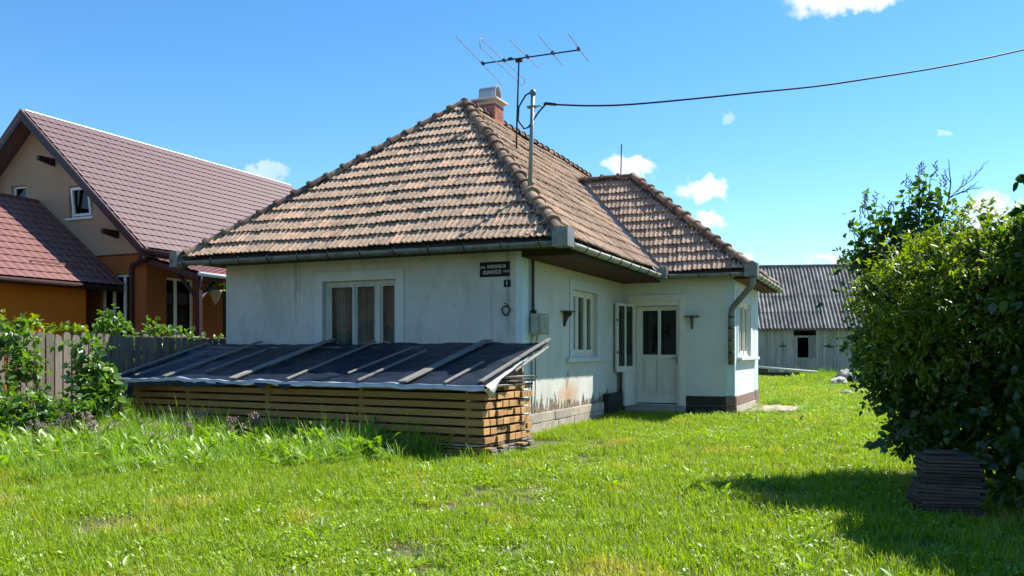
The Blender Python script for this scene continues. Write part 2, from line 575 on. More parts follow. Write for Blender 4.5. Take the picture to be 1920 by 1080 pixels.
mat('shed_board', (0.36, 0.35, 0.31), 0.92, 0.22, 4, stretch=(6, 6, .4), col2=(0.2, 0.18, 0.15), c2=(0.5, 0.75), c2scale=3, c2stretch=(3, 3, .4), rnd=0.2, bump=0.4, bscale=30)
mat('asbestos_sheet', (0.235, 0.215, 0.195), 0.95, 0.3, 3, col2=(0.07, 0.066, 0.06), c2=(0.45, 0.7), c2scale=1.6, rnd=0.18, bump=0.5, bscale=40, col3=(.22, .17, .13), c3=(.58, .75), c3scale=4)
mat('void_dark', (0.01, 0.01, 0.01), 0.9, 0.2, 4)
mat('metal_tile', (0.135, 0.078, 0.076), 0.5, 0.12, 2, spec=0.7)
mat('metal_tile_red', (0.175, 0.072, 0.062), 0.5, 0.12, 2, spec=0.7)
mat('dark_trim', (0.035, 0.016, 0.018), 0.5, 0.2, 5)
mat('beige_render', (0.37, 0.25, 0.165), 0.95, 0.08, 1.5, bump=0.2, bscale=60)
mat('brown_render', (0.26, 0.082, 0.024), 0.95, 0.1, 1.5, bump=0.2, bscale=60)
mat('orange_render', (0.50, 0.135, 0.010), 0.95, 0.08, 1.5, bump=0.2, bscale=60)
mat('pvc_white', (0.72, 0.73, 0.74), 0.4, 0.05, 4)
mat('soil', (0.14, 0.115, 0.062), 0.95, 0.3, 3, col2=(0.05, 0.075, 0.02), c2=(0.4, 0.6), c2scale=1.2, bump=0.8, bscale=14)
mat('bark', (0.09, 0.075, 0.06), 0.95, 0.3, 12, stretch=(3, 3, .5), bump=0.7, bscale=40)
mat('stem_green', (0.10, 0.14, 0.04), 0.8, 0.2, 10)
mat('stem_brown', (0.13, 0.08, 0.05), 0.85, 0.2, 10)
mat('stone', (0.36, 0.34, 0.31), 0.95, 0.25, 6, bump=0.8, bscale=20)
mat('basket', (0.35, 0.27, 0.17), 0.9, 0.3, 40, bump=0.6, bscale=60)
mat('petal_red', (0.45, 0.015, 0.02), 0.7, 0.2, 10)
mat('petal_yellow', (0.75, 0.50, 0.02), 0.7, 0.1, 10)
mat('petal_mauve', (0.20, 0.135, 0.135), 0.9, 0.3, 30, rnd=0.3)
mat('red_roof', (0.075, 0.045, 0.035), 0.9, 0.25, 6)
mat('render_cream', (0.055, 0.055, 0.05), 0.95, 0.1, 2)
mat('white_car_paint', (0.75, 0.75, 0.75), 0.3, 0.02, 2, spec=0.5)
glassmat('glass')
glassmat('dark_glass', (0.35, 0.4, 0.38))
glassmat('grey_glass', (0.5, 0.54, 0.54))
mat('render_pale', (0.36, 0.36, 0.34), 0.9, 0.1, 2)
lacemat('lace_curtain', (0.46, 0.47, 0.45), 0.24)
lacemat('white_curtain', (0.74, 0.74, 0.70), 0.6)

# tarpaulin: dark navy sheeting with creases
m, n_, l_, b_ = newmat('tarp')
geo = n_.new('ShaderNodeNewGeometry')
b_.inputs['Base Color'].default_value = (0.009, 0.017, 0.033, 1)
b_.inputs['Roughness'].default_value = 0.42
b_.inputs['Specular IOR Level'].default_value = 0.22
bt = nz(n_, l_, geo.outputs['Position'], 5.0, 6, 0.7, (0.7, 2.4, 1))
bn = n_.new('ShaderNodeBump'); bn.inputs['Strength'].default_value = 0.8; bn.inputs['Distance'].default_value = 0.05
l_.new(bt, bn.inputs['Height']); l_.new(bn.outputs[0], b_.inputs['Normal'])
mat('tarp_sunlit', (0.42, 0.44, 0.46), 0.5, 0.2, 6, bump=0.7, bscale=12, spec=.4)  # pale copy of the tarp colour with sunlight painted in

# side wall: rough plaster that has fallen away in a ragged band above the plinth, with rust stains
m, n_, l_, b_ = newmat('side_plaster')
geo = n_.new('ShaderNodeNewGeometry'); Pn = geo.outputs['Position']
sx = n_.new('ShaderNodeSeparateXYZ'); l_.new(Pn, sx.inputs[0])
base = mixc(n_, l_, ramp(n_, l_, nz(n_, l_, Pn, 1.4, 5, .65), .45, .8), (0.52, 0.53, 0.49), (0.40, 0.39, 0.33))
base = mixc(n_, l_, ramp(n_, l_, nz(n_, l_, Pn, 40, 3, .6), .5, .75, 0, .5), base, (0.36, 0.34, 0.28))
dy = fmath(n_, l_, 'MULTIPLY', fmath(n_, l_, 'SUBTRACT', sx.outputs['Y'], 2.1), 1.5)
dz = fmath(n_, l_, 'MULTIPLY', fmath(n_, l_, 'SUBTRACT', sx.outputs['Z'], 0.5), 3.2)
rr = fmath(n_, l_, 'ADD', fmath(n_, l_, 'MULTIPLY', dy, dy), fmath(n_, l_, 'MULTIPLY', dz, dz))
rr = fmath(n_, l_, 'ADD', rr, fmath(n_, l_, 'MULTIPLY', nz(n_, l_, Pn, 4, 4, .6), 1.2))
base = mixc(n_, l_, ramp(n_, l_, rr, 1.5, 0.5, 0, .85), base, (0.42, 0.205, 0.075))
jag = nz(n_, l_, Pn, 8, 4, .75, (1, 1, .25))
big = nz(n_, l_, Pn, 1.1, 2, .5)
edge = fmath(n_, l_, 'ADD', 0.27, fmath(n_, l_, 'MULTIPLY', fmath(n_, l_, 'SUBTRACT', jag, .38), fmath(n_, l_, 'MULTIPLY', big, 2.1)))
bare = ramp(n_, l_, fmath(n_, l_, 'SUBTRACT', edge, sx.outputs['Z']), -0.004, 0.012)
strk = mixc(n_, l_, ramp(n_, l_, nz(n_, l_, Pn, 22, 3, .6, (1, 1, .3)), .4, .6), (0.05, 0.038, 0.028), (0.27, 0.20, 0.13))
base = mixc(n_, l_, bare, base, strk)
l_.new(base, b_.inputs['Base Color']); b_.inputs['Roughness'].default_value = .95
hgt = fmath(n_, l_, 'SUBTRACT', fmath(n_, l_, 'MULTIPLY', nz(n_, l_, Pn, 55, 4, .65), .5), fmath(n_, l_, 'MULTIPLY', bare, 1.2))
bn = n_.new('ShaderNodeBump'); bn.inputs['Strength'].default_value = 0.9; bn.inputs['Distance'].default_value = 0.012
l_.new(hgt, bn.inputs['Height']); l_.new(bn.outputs[0], b_.inputs['Normal'])

leafmat('grass_blade', (0.165, 0.27, 0.010), (0.31, 0.44, 0.016), 0.5, 0.03, (1.3, 1.25, .2), ((0.42, 0.36, 0.10), 0.9, .56, .74))
leafmat('grass_tall', (0.15, 0.26, 0.016), (0.28, 0.41, 0.026), 0.48, 0.045, (1.15, 1.35, .35))
leafmat('clover_leaf', (0.17, 0.28, 0.010), (0.31, 0.44, 0.014), 0.5, 0.04, (1.2, 1.3, .3))
leafmat('straw', (0.30, 0.26, 0.13), (0.42, 0.37, 0.20), 0.3, 0.02, (1, 1, .8))
leafmat('lilac_leaf', (0.026, 0.062, 0.012), (0.085, 0.155, 0.018), 0.5, 0.04, (1.5, 1.7, .25))
leafmat('elder_leaf', (0.075, 0.135, 0.010), (0.22, 0.285, 0.016), 0.52, 0.05, (1.5, 1.5, .25))
leafmat('raspberry_leaf', (0.07, 0.15, 0.022), (0.15, 0.26, 0.032), 0.42, 0.06, (1.3, 1.45, .3))
leafmat('far_leaf', (0.035, 0.075, 0.02), (0.075, 0.12, 0.03), 0.4, 0.03, (1.2, 1.3, .4))
leafmat('seed_head', (0.10, 0.06, 0.035), (0.20, 0.13, 0.07), 0.2, 0.0, (1, 1, 1))

# ================================================================== SETTING: ground
xs = np.concatenate([np.linspace(-400, -30, 14), np.linspace(-26, 26, 131), np.linspace(32, 400, 14)])
ys = np.concatenate([np.linspace(-300, -30, 12), np.linspace(-26, 46, 181), np.linspace(52, 500, 14)])
gv = [(x, y, gz(x, y)) for y in ys for x in xs]
nx = len(xs)
gf = [(j * nx + i, j * nx + i + 1, (j + 1) * nx + i + 1, (j + 1) * nx + i) for j in range(len(ys) - 1) for i in range(nx - 1)]
gm = bpy.data.meshes.new('ground')
gm.from_pydata(gv, [], gf)
gm.materials.append(MATS['soil'])
gm.polygons.foreach_set('use_smooth', [True] * len(gm.polygons))
tag(put('ground', gm), kind='structure')

# ================================================================== COTTAGE
cot = thing('cottage', 'old single-storey white cottage with hipped clay tile roof and a small porch wing', 'house', (-2.7, 7, 0))

# main eaves / hips
EX0, EX1, EY0, EY1, EZ = -6.30, 0.88, -0.65, 15.2, 2.98
APX, APY, APZ, RBY = -2.70, 3.35, 6.38, 11.3
# porch wing
PX1, PY0, PY1, PZ = 2.75, 5.15, 9.9, 2.96
PAX, PAY, PAZ = -0.30, 7.50, 5.46
PVX = APX + (APZ - PAZ) * (EX1 - APX) / (APZ - EZ)      # where the porch ridge runs into the main slope

# ---- walls
mb = MB(frame((0, 0, 0), (1, 0, 0), (0, -1, 0)))
wall_with_openings(mb, -5.953, -0.115, -0.2, 2.86, -0.3, 0, [(-3.79, -2.31, 1.2, 2.5)])
wf = mb.build('wall', 'plaster', cot); wf['label'] = 'rough white front wall in shade'
mb = MB(frame((0, 0, 0), (1, 0, 0), (0, -1, 0))).box(-0.115, 0.0, -0.3, 0.006, -0.2, 2.86)
mb.build('corner_strip', 'pale_blue_paint', cot)
mb = MB(frame((0, 0, 0), (0, 1, 0), (1, 0, 0)))
wall_with_openings(mb, 0.302, 5.6, -0.2, 2.86, -0.3, 0, [(2.33, 3.76, 1.2, 2.42)])
ws = mb.build('wall', 'side_plaster', cot); ws['label'] = 'side wall with plaster fallen off above the plinth'
mb = MB().box(-5.953, -5.653, 0.3, 14.6, -0.2, 2.86).box(-5.65, 0.0, 14.3, 14.6, -0.2, 2.86).box(-0.3, 0, 9.06, 14.3, -0.2, 2.86)
mb.build('wall', 'plaster', cot)
mb = MB(frame((0, 5.6, 0), (1, 0, 0), (0, -1, 0)))
wall_with_openings(mb, 0.0, 2.2, -0.2, 2.86, -0.25, 0, [(0.2, 1.25, 0.16, 2.37)])
pf = mb.build('wall', 'porch_plaster', cot); pf['label'] = 'smooth porch front wall'
MB(frame((0, 5.6, 0), (1, 0, 0), (0, -1, 0))).box(2.2, 2.382, -0.25, 0.005, 0.37, 2.86).build('corner_strip', 'pale_blue_paint', cot)
mb = MB(frame((2.382, 5.6, 0), (0, 1, 0), (1, 0, 0)))
wall_with_openings(mb, 0.252, 2.82, -0.2, 2.86, -0.25, 0, [(0.36, 2.15, 1.19, 2.36)])
pr = mb.build('wall', 'porch_plaster', cot); pr['label'] = 'sunlit end wall of the porch'
MB(frame((2.382, 5.6, 0), (0, 1, 0), (1, 0, 0))).box(2.82, 3.46, -0.25, 0.006, 0.38, 2.86).build('corner_strip', 'pale_blue_paint', cot)
MB().box(0.0, 2.13, 8.81, 9.06, -0.2, 2.86).build('wall', 'porch_plaster', cot)
# dark rooms behind the panes
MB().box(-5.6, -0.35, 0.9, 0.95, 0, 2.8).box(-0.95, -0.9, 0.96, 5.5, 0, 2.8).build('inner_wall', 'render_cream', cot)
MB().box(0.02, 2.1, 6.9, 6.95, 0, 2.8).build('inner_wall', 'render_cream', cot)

# ---- plinth: two courses of separate blocks
def blocks(T, u0, u1, courses, d, m, step=(0.62, 0.95)):
    for z0, z1 in courses:
        u = u0
        while u < u1 - 0.05:
            L = random.uniform(*step)
            e = min(u1, u + L)
            if u1 - e < 0.2: e = u1
            MB(T).box(u + 0.004, e - 0.004, -0.02, d + random.uniform(-0.006, 0.006), z0 + 0.004, z1 - 0.004).build('plinth_block', m, cot, bevel=0.006)
            u = e
T_side = frame((0, 0, 0), (0, 1, 0), (1, 0, 0))
T_front = frame((0, 0, 0), (1, 0, 0), (0, -1, 0))
T_pf = frame((0, 5.6, 0), (1, 0, 0), (0, -1, 0))
T_pr = frame((2.382, 5.6, 0), (0, 1, 0), (1, 0, 0))
blocks(T_side, 0.0, 4.15, [(-0.2, 0.115), (0.115, 0.275)], 0.035, 'plinth_block', (0.55, 1.0))
blocks(T_front, -5.95, 0.0, [(-0.2, 0.115), (0.115, 0.275)], 0.035, 'plinth_block')
blocks(T_pf, 1.375, 2.2, [(-0.2, 0.158), (0.158, 0.36)], 0.03, 'black_paint', (0.4, 0.46))
blocks(T_pf, 2.2, 2.412, [(-0.2, 0.158), (0.158, 0.36)], 0.034, 'plinth_brown', (0.3, 0.4))
blocks(T_pr, 0.0, 2.82, [(-0.2, 0.16)], 0.035, 'plinth_block', (2.8, 2.9))
blocks(T_pr, 0.0, 2.82, [(0.16, 0.365)], 0.03, 'plinth_brown', (2.8, 2.9))
blocks(T_pr, 2.82, 3.46, [(-0.2, 0.375)], 0.04, 'plinth_brown', (.6, .9))
MB(T_side).box(4.15, 5.2, -0.02, 0.14, -0.2, 0.43).build('plinth_block', 'black_paint', cot, bevel=0.01)
# bare diamond where the plaster broke away
MB(T_side).prism([(1.98, .81), (2.06, .92), (2.10, .96), (2.18, .84), (2.10, .74), (2.04, .62), (2.0, .66)], -0.01, 0.003, 'xz').build('bare_patch', 'grey_wood', cot)

# ---- windows
def sash(T, root, u0, u1, z0, z1, d, fm, gm, rail=0.05, rail_u=None, extra=None):
    ru = rail_u or rail
    s = MB(T)
    s.box(u0, u1, d, d + 0.04, z0, z0 + rail * 1.2).box(u0, u1, d, d + 0.04, z1 - rail, z1)
    s.box(u0, u0 + ru, d, d + 0.04, z0 + rail * 1.2, z1 - rail).box(u1 - ru, u1, d, d + 0.04, z0 + rail * 1.2, z1 - rail)
    o = s.build('sash', fm, root)
    MB(T).box(u0 + ru, u1 - ru, d + 0.014, d + 0.018, z0 + rail * 1.2, z1 - rail).build('pane', gm, root)
    return o

def curtain(T, root, u0, u1, z0, z1, d, m, waves=7, amp=0.02):
    nU = 48
    vs = [(u0 + (u1 - u0) * i / nU, d + amp * math.sin(waves * 2 * pi * i / nU + 0.7 * math.sin(i * .9)), z) for z in (z0, z1) for i in range(nU + 1)]
    fs = [(i, i + 1, nU + 2 + i, nU + 1 + i) for i in range(nU)]
    return MB(T).add(vs, fs).build('curtain', m, root, smooth=True)

def surround(T, root, u0, u1, z0, z1, o, m, d=0.02, bottom=False):
    s = MB(T)
    a0, a1, b0, b1 = o
    s.box(u0, a0, 0.0, d, z0, z1).box(a1, u1, 0.0, d, z0, z1).box(a0, a1, 0.0, d, b1, z1)
    if bottom: s.box(a0, a1, 0, d, z0, b0)
    return s.build('surround', m, root, bevel=0.004)

def wframe(T, root, u0, u1, z0, z1, d0, d1, w, m, mull=()):
    s = MB(T).box(u0, u1, d0, d1, z0, z0 + w).box(u0, u1, d0, d1, z1 - w, z1).box(u0, u0 + w, d0, d1, z0 + w, z1 - w).box(u1 - w, u1, d0, d1, z0 + w, z1 - w)
    for a, b in mull: s.box(a, b, d0, d1, z0 + w, z1 - w)
    return s.build('window', m, root)

surround(T_front, cot, -3.945, -2.147, 1.05, 2.67, (-3.79, -2.31, 1.2, 2.5), 'smooth_plaster', 0.022)
fw = wframe(T_front, cot, -3.79, -2.31, 1.2, 2.5, -0.19, -0.09, 0.06, 'old_white_paint', [(-3.215, -3.19), (-2.765, -2.68)])
for a, b in ((-3.73, -3.215), (-3.19, -2.765), (-2.68, -2.37)):
    sash(T_front, fw, a + .003, b - .003, 1.263, 2.437, -0.15, 'old_white_paint', 'glass', 0.034)
curtain(T_front, fw, -3.7, -2.4, 1.25, 2.45, -0.30, 'lace_curtain', 9)
for a, b in ((-3.72, -3.52), (-3.28, -3.08), (-2.86, -2.7), (-2.5, -2.36)):
    curtain(T_front, fw, a, b, 1.25, 2.45, -0.26, 'lace_curtain', 3)

surround(T_side, cot, 2.16, 3.93, 1.18, 2.61, (2.33, 3.76, 1.2, 2.42), 'smooth_plaster', 0.022)
MB(T_side).box(1.98, 4.02, 0, 0.07, 1.09, 1.175).build('sill', 'smooth_plaster', cot, bevel=0.008)
sw = wframe(T_side, cot, 2.33, 3.76, 1.2, 2.42, -0.17, -0.07, 0.05, 'white_paint', [(2.785, 2.825), (3.265, 3.315)])
for a, b in ((2.38, 2.785), (2.825, 3.265), (3.315, 3.71)):
    sash(T_side, sw, a + .003, b - .003, 1.253, 2.367, -0.12, 'white_paint', 'glass', 0.055)
for a, b in ((2.4, 2.62), (2.95, 3.12), (3.45, 3.7)):
    curtain(T_side, sw, a, b, 1.25, 2.38, -0.24, 'white_curtain', 3)

pw = wframe(T_pr, cot, 0.36, 2.15, 1.19, 2.36, -0.14, -0.04, 0.05, 'white_paint', [(0.955, 0.995), (1.545, 1.585)])
for a, b in ((0.41, 0.955), (0.995, 1.545), (1.585, 2.10)):
    sash(T_pr, pw, a + .003, b - .003, 1.243, 2.307, -0.10, 'white_paint', 'glass', 0.05)
curtain(T_pr, pw, 0.42, 2.1, 1.25, 2.3, -0.2, 'white_curtain', 10)
MB(T_pr).box(0.2, 2.98, 0, 0.11, 1.10, 1.17).build('sill', 'smooth_plaster', cot, bevel=0.01)
surround(T_pr, cot, 0.22, 2.4, 1.18, 2.58, (0.36, 2.15, 1.19, 2.36), 'smooth_plaster', 0.018)

# ---- porch door
surround(T_pf, cot, 0.107, 1.369, 0.10, 2.5, (0.235, 1.235, 0.1, 2.37), 'white_paint', 0.03)
s = MB(T_pf).box(0.20, 0.262, -0.2, -0.002, 0.16, 2.37).box(1.19, 1.25, -0.2, -0.002, 0.16, 2.37).box(0.262, 1.19, -0.2, -0.002, 2.27, 2.37)
s.build('door_frame', 'white_paint', cot)
dr = MB(T_pf)
u0, u1, z0, z1 = 0.27, 1.18, 0.185, 2.262
dr.box(u0, u0 + .13, -.19, -.145, z0, z1).box(u1 - .05, u1, -.19, -.145, z0, z1).box(u0 + .13, u1 - .05, -.19, -.145, 2.17, z1)
dr.box(u0 + .13, u1 - .05, -.19, -.145, 1.14, 1.22).box(u0 + .13, u1 - .05, -.19, -.145, z0, z0 + .2)
dr.box(0.735, 0.80, -.19, -.145, z0 + .2, 1.14).box(0.735, 0.80, -.19, -.145, 1.22, 2.17)
for pa, pb in ((u0 + .13, 0.735), (0.80, u1 - .05)):
    dr.box(pa, pb, -.19, -.180, z0 + .2, 1.14)
    dr.box(pa + .045, pb - .045, -.18, -.158, z0 + .245, 1.095)
door = dr.build('door', 'white_paint', cot)
MB(T_pf).box(u0 + .13, 0.735, -.172, -.167, 1.22, 2.17).build('pane', 'dark_glass', door)
MB(T_pf).box(0.80, u1 - .05, -.172, -.167, 1.22, 2.17).build('pane', 'dark_glass', door)
MB(T_pf).box(1.138, 1.168, -.145, -.138, 1.02, 1.22).tube([(1.153, -.14, 1.15), (1.153, -.09, 1.15), (1.06, -.085, 1.145)], .009, 6).build('handle', 'dark_metal', door)
MB(T_pf).box(0.28, 1.17, -.225, -.215, 1.1, 2.25).build('blind', 'meter_grey', door)
# outer leaf swung open against the side wall
ang = R(-104)
T_leaf = frame((0.235, 5.565, 0), (math.cos(ang), math.sin(ang), 0), (-math.sin(ang), math.cos(ang), 0))
lf = MB(T_leaf)
lf.box(0.02, 0.07, 0, .045, .86, 2.30).box(0.68, 0.74, 0, .045, .86, 2.30).box(0.07, 0.68, 0, .045, .86, .98).box(0.07, .68, 0, .045, 2.25, 2.30).box(0.36, 0.41, 0, .045, .98, 2.25)
leaf = lf.build('outer_door', 'white_paint', cot); leaf['label'] = 'glazed outer door leaf swung open'
MB(T_leaf).box(0.07, 0.36, .02, .025, .98, 2.25).build('pane', 'grey_glass', leaf)
MB(T_leaf).box(0.41, 0.68, .02, .025, .98, 2.25).build('pane', 'grey_glass', leaf)
MB(T_leaf).box(0.02, .30, .002, .04, .14, .855).build('lower_panel', 'white_paint', leaf)
MB(T_leaf).box(0.31, .46, .002, .06, .14, .855).build('lower_panel', 'white_paint', leaf)
MB(T_leaf).box(0.725, .75, .04, .06, 1.25, 1.3).box(0.725, .75, .04, .06, 1.92, 1.97).build('latch', 'dark_metal', leaf)
MB(T_pf).box(0.15, 1.37, 0.04, 0.42, -0.2, 0.10).build('step', 'concrete', cot, bevel=0.012)
MB(T_pf).box(0.15, 1.37, -0.2, 0.035, -0.2, 0.155).build('step', 'concrete', cot, bevel=0.012)

# ---- soffits
MB().box(0.002, 0.86, -0.05, 0.0, 2.76, 2.92).build('soffit_end_board', 'roof_wood', cot)
MB().box(0.838, 0.87, 0.002, 5.15, 2.75, 2.90).build('fascia', 'roof_wood', cot)
for i in range(5):
    a = 0.004 + i * 0.166
    MB().box(a, a + 0.160, 0.003, 5.58, 2.757 + (i % 2) * .003, 2.782).build('soffit_board', 'soffit_wood', cot)
for i in range(2):
    a = 2.386 + i * 0.17
    MB().box(a, a + 0.165, 5.3, 9.8, 2.757, 2.78).build('soffit_board', 'soffit_wood', cot)
MB().box(2.725, 2.75, 5.25, 9.85, 2.75, 2.89).build('fascia', 'roof_wood', cot)
MB().box(0.9, 2.72, 5.22, 5.245, 2.80, 2.90).build('fascia', 'roof_wood', cot)
MB().box(-6.25, 0.83, -0.60, -0.575, 2.84, 2.93).build('fascia', 'roof_wood', cot)

# ---- roof: boarding underneath, every tile on top
def hipdeck(mb, x0, x1, y0, y1, z, ridge, drop=0.09, zb=2.865):
    (rx0, ry0, rz), (rx1, ry1, _) = ridge
    vs = [(x0, y0, zb), (x1, y0, zb), (x1, y1, zb), (x0, y1, zb), (x0, y0, z - drop), (x1, y0, z - drop), (x1, y1, z - drop), (x0, y1, z - drop), (rx0, ry0, rz - drop), (rx1, ry1, rz - drop)]
    return vs
rm = MB()
rm.add(hipdeck(rm, EX0, EX1, EY0, EY1, EZ, ((APX, APY, APZ), (APX, RBY, APZ))),
       [(3, 2, 1, 0), (0, 1, 5, 4), (1, 2, 6, 5), (2, 3, 7, 6), (3, 0, 4, 7), (4, 5, 8), (5, 6, 9, 8), (6, 7, 9), (7, 4, 8, 9)])
roof = rm.build('roof', 'mortar_dark', cot)
rm = MB()
vs = [(0.3, PY0, 2.868), (PX1, PY0, 2.868), (PX1, PY1, 2.868), (0.3, PY1, 2.868), (EX1, PY0, PZ - .09), (PX1, PY0, PZ - .09), (PX1, PY1, PZ - .09), (EX1, PY1, PZ - .09),
      (PAX, PAY, PAZ - .09), (PVX - .1, PAY, PAZ - .09)]
rm.add(vs, [(3, 2, 1, 0), (0, 1, 5, 4), (1, 2, 6, 5), (2, 3, 7, 6), (4, 5, 8, 9), (5, 6, 8), (6, 7, 9, 8)])
proof = rm.build('porch_roof', 'mortar_dark', cot)

TW, TL = 0.2, 0.40
PROF = [(0.0, .010), (.012, .026), (.030, .030), (.043, .012), (.060, .004), (.092, .004), (.106, .020), (.124, .024), (.138, .008), (.160, .003), (.186, .003), (.1985, .010)]

def tile_geo(tl):
    """interlocking clay tile: two rolls, a thick lower edge; x across, y up the slope"""
    n = len(PROF)
    vs = [(u, 0.0, h * .95 + .038) for u, h in PROF] + [(u, tl, h + .0) for u, h in PROF] + [(u, 0.003, h * .95 + .019) for u, h in PROF] + [(u, .10, h * 1.1 + .014) for u, h in PROF]
    fs = [(i, i + 1, n + i + 1, n + i) for i in range(n - 1)] + [(2 * n + i, 2 * n + i + 1, i + 1, i) for i in range(n - 1)] + [(3 * n + i, 3 * n + i + 1, 2 * n + i + 1, 2 * n + i) for i in range(n - 1)]
    return vs, fs
def tile_mesh(name, m, tl):
    vs, fs = tile_geo(tl)
    me = bpy.data.meshes.new(name)
    me.from_pydata(vs, [], fs)
    me.materials.append(MATS[m])
    return me

def tile_face(P0, U, V, nrows, exp, cols0, cols1, planes, name, m, parent, budget, key):
    """rows of tiles from the eave up; planes = [(point, inward normal)] that cut the face"""
    N = U.cross(V).normalized()
    whole = tile_mesh(name, m, exp * 1.14)
    tv, tf = tile_geo(exp * 1.14)
    cand = []
    for r in range(nrows):
        for c in range(cols0, cols1):
            o = P0 + U * (c * TW + random.uniform(-.004, .004) + 0.05 * (r % 2)) + V * (r * exp + random.uniform(-.009, .009))
            sag = 0.014 * math.sin(c * .31 + r * .22) + random.uniform(-.005, .006)
            rot = Matrix.Rotation(random.uniform(-.022, .022), 4, 'Z') @ Matrix.Rotation(random.uniform(-.018, .014), 4, 'X')
            M = basis(o + N * sag, U, V, N) @ rot
            cs = [M @ Vector((a, b, 0.02)) for a in (0, TW) for b in (0, exp * 1.14)]
            ins = [[(p - q).dot(n) for p in cs] for q, n in planes]
            if any(max(x) < 0.0 for x in ins): continue
            cen = M @ Vector((TW / 2, exp / 2, 0))
            full = all(min(x) >= 0 for x in ins)
            cand.append((key(cen), full, M))
    cand.sort(key=lambda t: t[0])
    one, rest = cand[:budget], cand[budget:]
    for k, full, M in one:
        if full:
            put(name, whole, parent, M)
        else:
            bm = bmesh.new(); bm.from_mesh(whole); bm.transform(M)
            for q, n in planes:
                bmesh.ops.bisect_plane(bm, geom=bm.verts[:] + bm.edges[:] + bm.faces[:], plane_co=q, plane_no=n, clear_inner=True)
            if len(bm.faces):
                bm.transform(M.inverted())
                me = bpy.data.meshes.new(name); bm.to_mesh(me); me.materials.append(MATS[m])
                put(name, me, parent, M)
            bm.free()
    return whole, rest

def tile_rest(items, tl, planes_list, name, m, parent):
    bm = bmesh.new()
    tv, tf = tile_geo(tl)
    lay = bm.verts.layers.float.new('rnd')
    for M, planes, full in items:
        b2 = None
        vs = [bm.verts.new(M @ Vector(p)) for p in tv]
        r = random.random()
        for v in vs: v[lay] = r
        fs = [bm.faces.new([vs[i] for i in f]) for f in tf]
        if not full:
            es = list({e for f in fs for e in f.edges})
            geom = vs + es + fs
            for q, n in planes:
                res = bmesh.ops.bisect_plane(bm, geom=[g for g in geom if g.is_valid], plane_co=q, plane_no=n, clear_inner=True)
                geom = [g for g in set(res['geom']) if g.is_valid]
    me = bpy.data.meshes.new(name)
    bm.to_mesh(me); bm.free()
    me.materials.append(MATS[m])
    return me

def vplane(a, b, inside):
    a, b = Vector(a), Vector(b)
    d = (b - a); d.z = 0
    n = Vector((-d.y, d.x, 0)).normalized()
    if (Vector(inside) - a).dot(n) < 0: n = -n
    return (a, n)

hipR = ((EX1, EY0, EZ), (APX, APY, APZ))
hipL = ((EX0, EY0, EZ), (APX, APY, APZ))
ridge = ((APX, APY, APZ), (APX, RBY, APZ))
near = lambda p: (p - CAM).length
# front slope
V1 = Vector((0, APY - EY0, APZ - EZ)).normalized()
L1 = Vector((0, APY - EY0, APZ - EZ)).length
pl_front = [vplane(*hipR, (-2.7, 0, 0)), vplane(*hipL, (-2.7, 0, 0))]
_, rest1 = tile_face(Vector((EX0 - .1, EY0 - .03, EZ - .025)), Vector((1, 0, 0)), V1, 15, L1 / 15, 0, 38, pl_front, 'roof_tile', 'roof_tile', roof, 300, near)
# right-hand slope of the main roof, cut by the valley
V2 = Vector((APX - EX1, 0, APZ - EZ)).normalized()
L2 = Vector((APX - EX1, 0, APZ - EZ)).length
valley = ((EX1, PY0, PZ), (PVX, PAY, PAZ))
valley_off = ((EX1, PY0 - .11, PZ), (PVX, PAY - .11, PAZ))
pl_side = [vplane(*hipR, (0, 4, 0)), (Vector((APX, 0, 0)), Vector((1, 0, 0)))]
pl_lower = pl_side + [vplane(*valley_off, (0, 2, 0))]
U2 = Vector((0, 1, 0))
P2 = Vector((EX1 + .03, EY0, EZ - .025))
items = []
L1e = L1 / 15
items += [(M, pl_front, full) for k, full, M in rest1]
_, rest2 = tile_face(P2, U2, V2, 11, L2 / 14, 0, 42, pl_lower, 'roof_tile', 'roof_tile', roof, 0, near)
items += [(M, pl_lower, full) for k, full, M in rest2]
_, rest3 = tile_face(P2 + V2 * (L2 / 14 * 11), U2, V2, 3, L2 / 14, 0, 58, pl_side, 'roof_tile', 'roof_tile', roof, 0, near)
items += [(M, pl_side, full) for k, full, M in rest3]
me = tile_rest(items, L2 / 14 * 1.14, None, 'roof_tile', 'roof_tile', roof)
tag(put('roof_tile', me, roof), kind='stuff')
# left-hand and rear slopes, seen only from aside
V4 = Vector((APX - EX0, 0, APZ - EZ)).normalized(); L4 = Vector((APX - EX0, 0, APZ - EZ)).length
pl_left = [vplane(*hipL, (-6, 5, 0)), (Vector((APX, 0, 0)), Vector((-1, 0, 0))), vplane((EX0, EY1, 0), (APX, RBY, 0), (-6, 7, 0))]
# porch front slope
V3 = Vector((0, PAY - PY0, PAZ - PZ)).normalized(); L3 = Vector((0, PAY - PY0, PAZ - PZ)).length
hipP = ((PX1, PY0, PZ), (PAX, PAY, PAZ))
hipPb = ((PX1, PY1, PZ), (PAX, PAY, PAZ))
valley_in = ((EX1 + .02, PY0 + .10, PZ), (PVX + .02, PAY + .10, PAZ))
pl_pf = [vplane(*hipP, (1, 5.3, 0)), vplane(*valley_in, (1.5, 5.2, 0))]
_, rp = tile_face(Vector((-2.2, PY0 - .03, PZ - .025)), Vector((1, 0, 0)), V3, 12, L3 / 12, 0, 26, pl_pf, 'porch_roof_tile', 'porch_roof_tile', proof, 250, near)
V5 = Vector((PAX - PX1, 0, PAZ - PZ)).normalized(); L5 = Vector((PAX - PX1, 0, PAZ - PZ)).length
pl_pr = [vplane(*hipP, (2.6, 7, 0)), vplane(*hipPb, (2.6, 7, 0))]
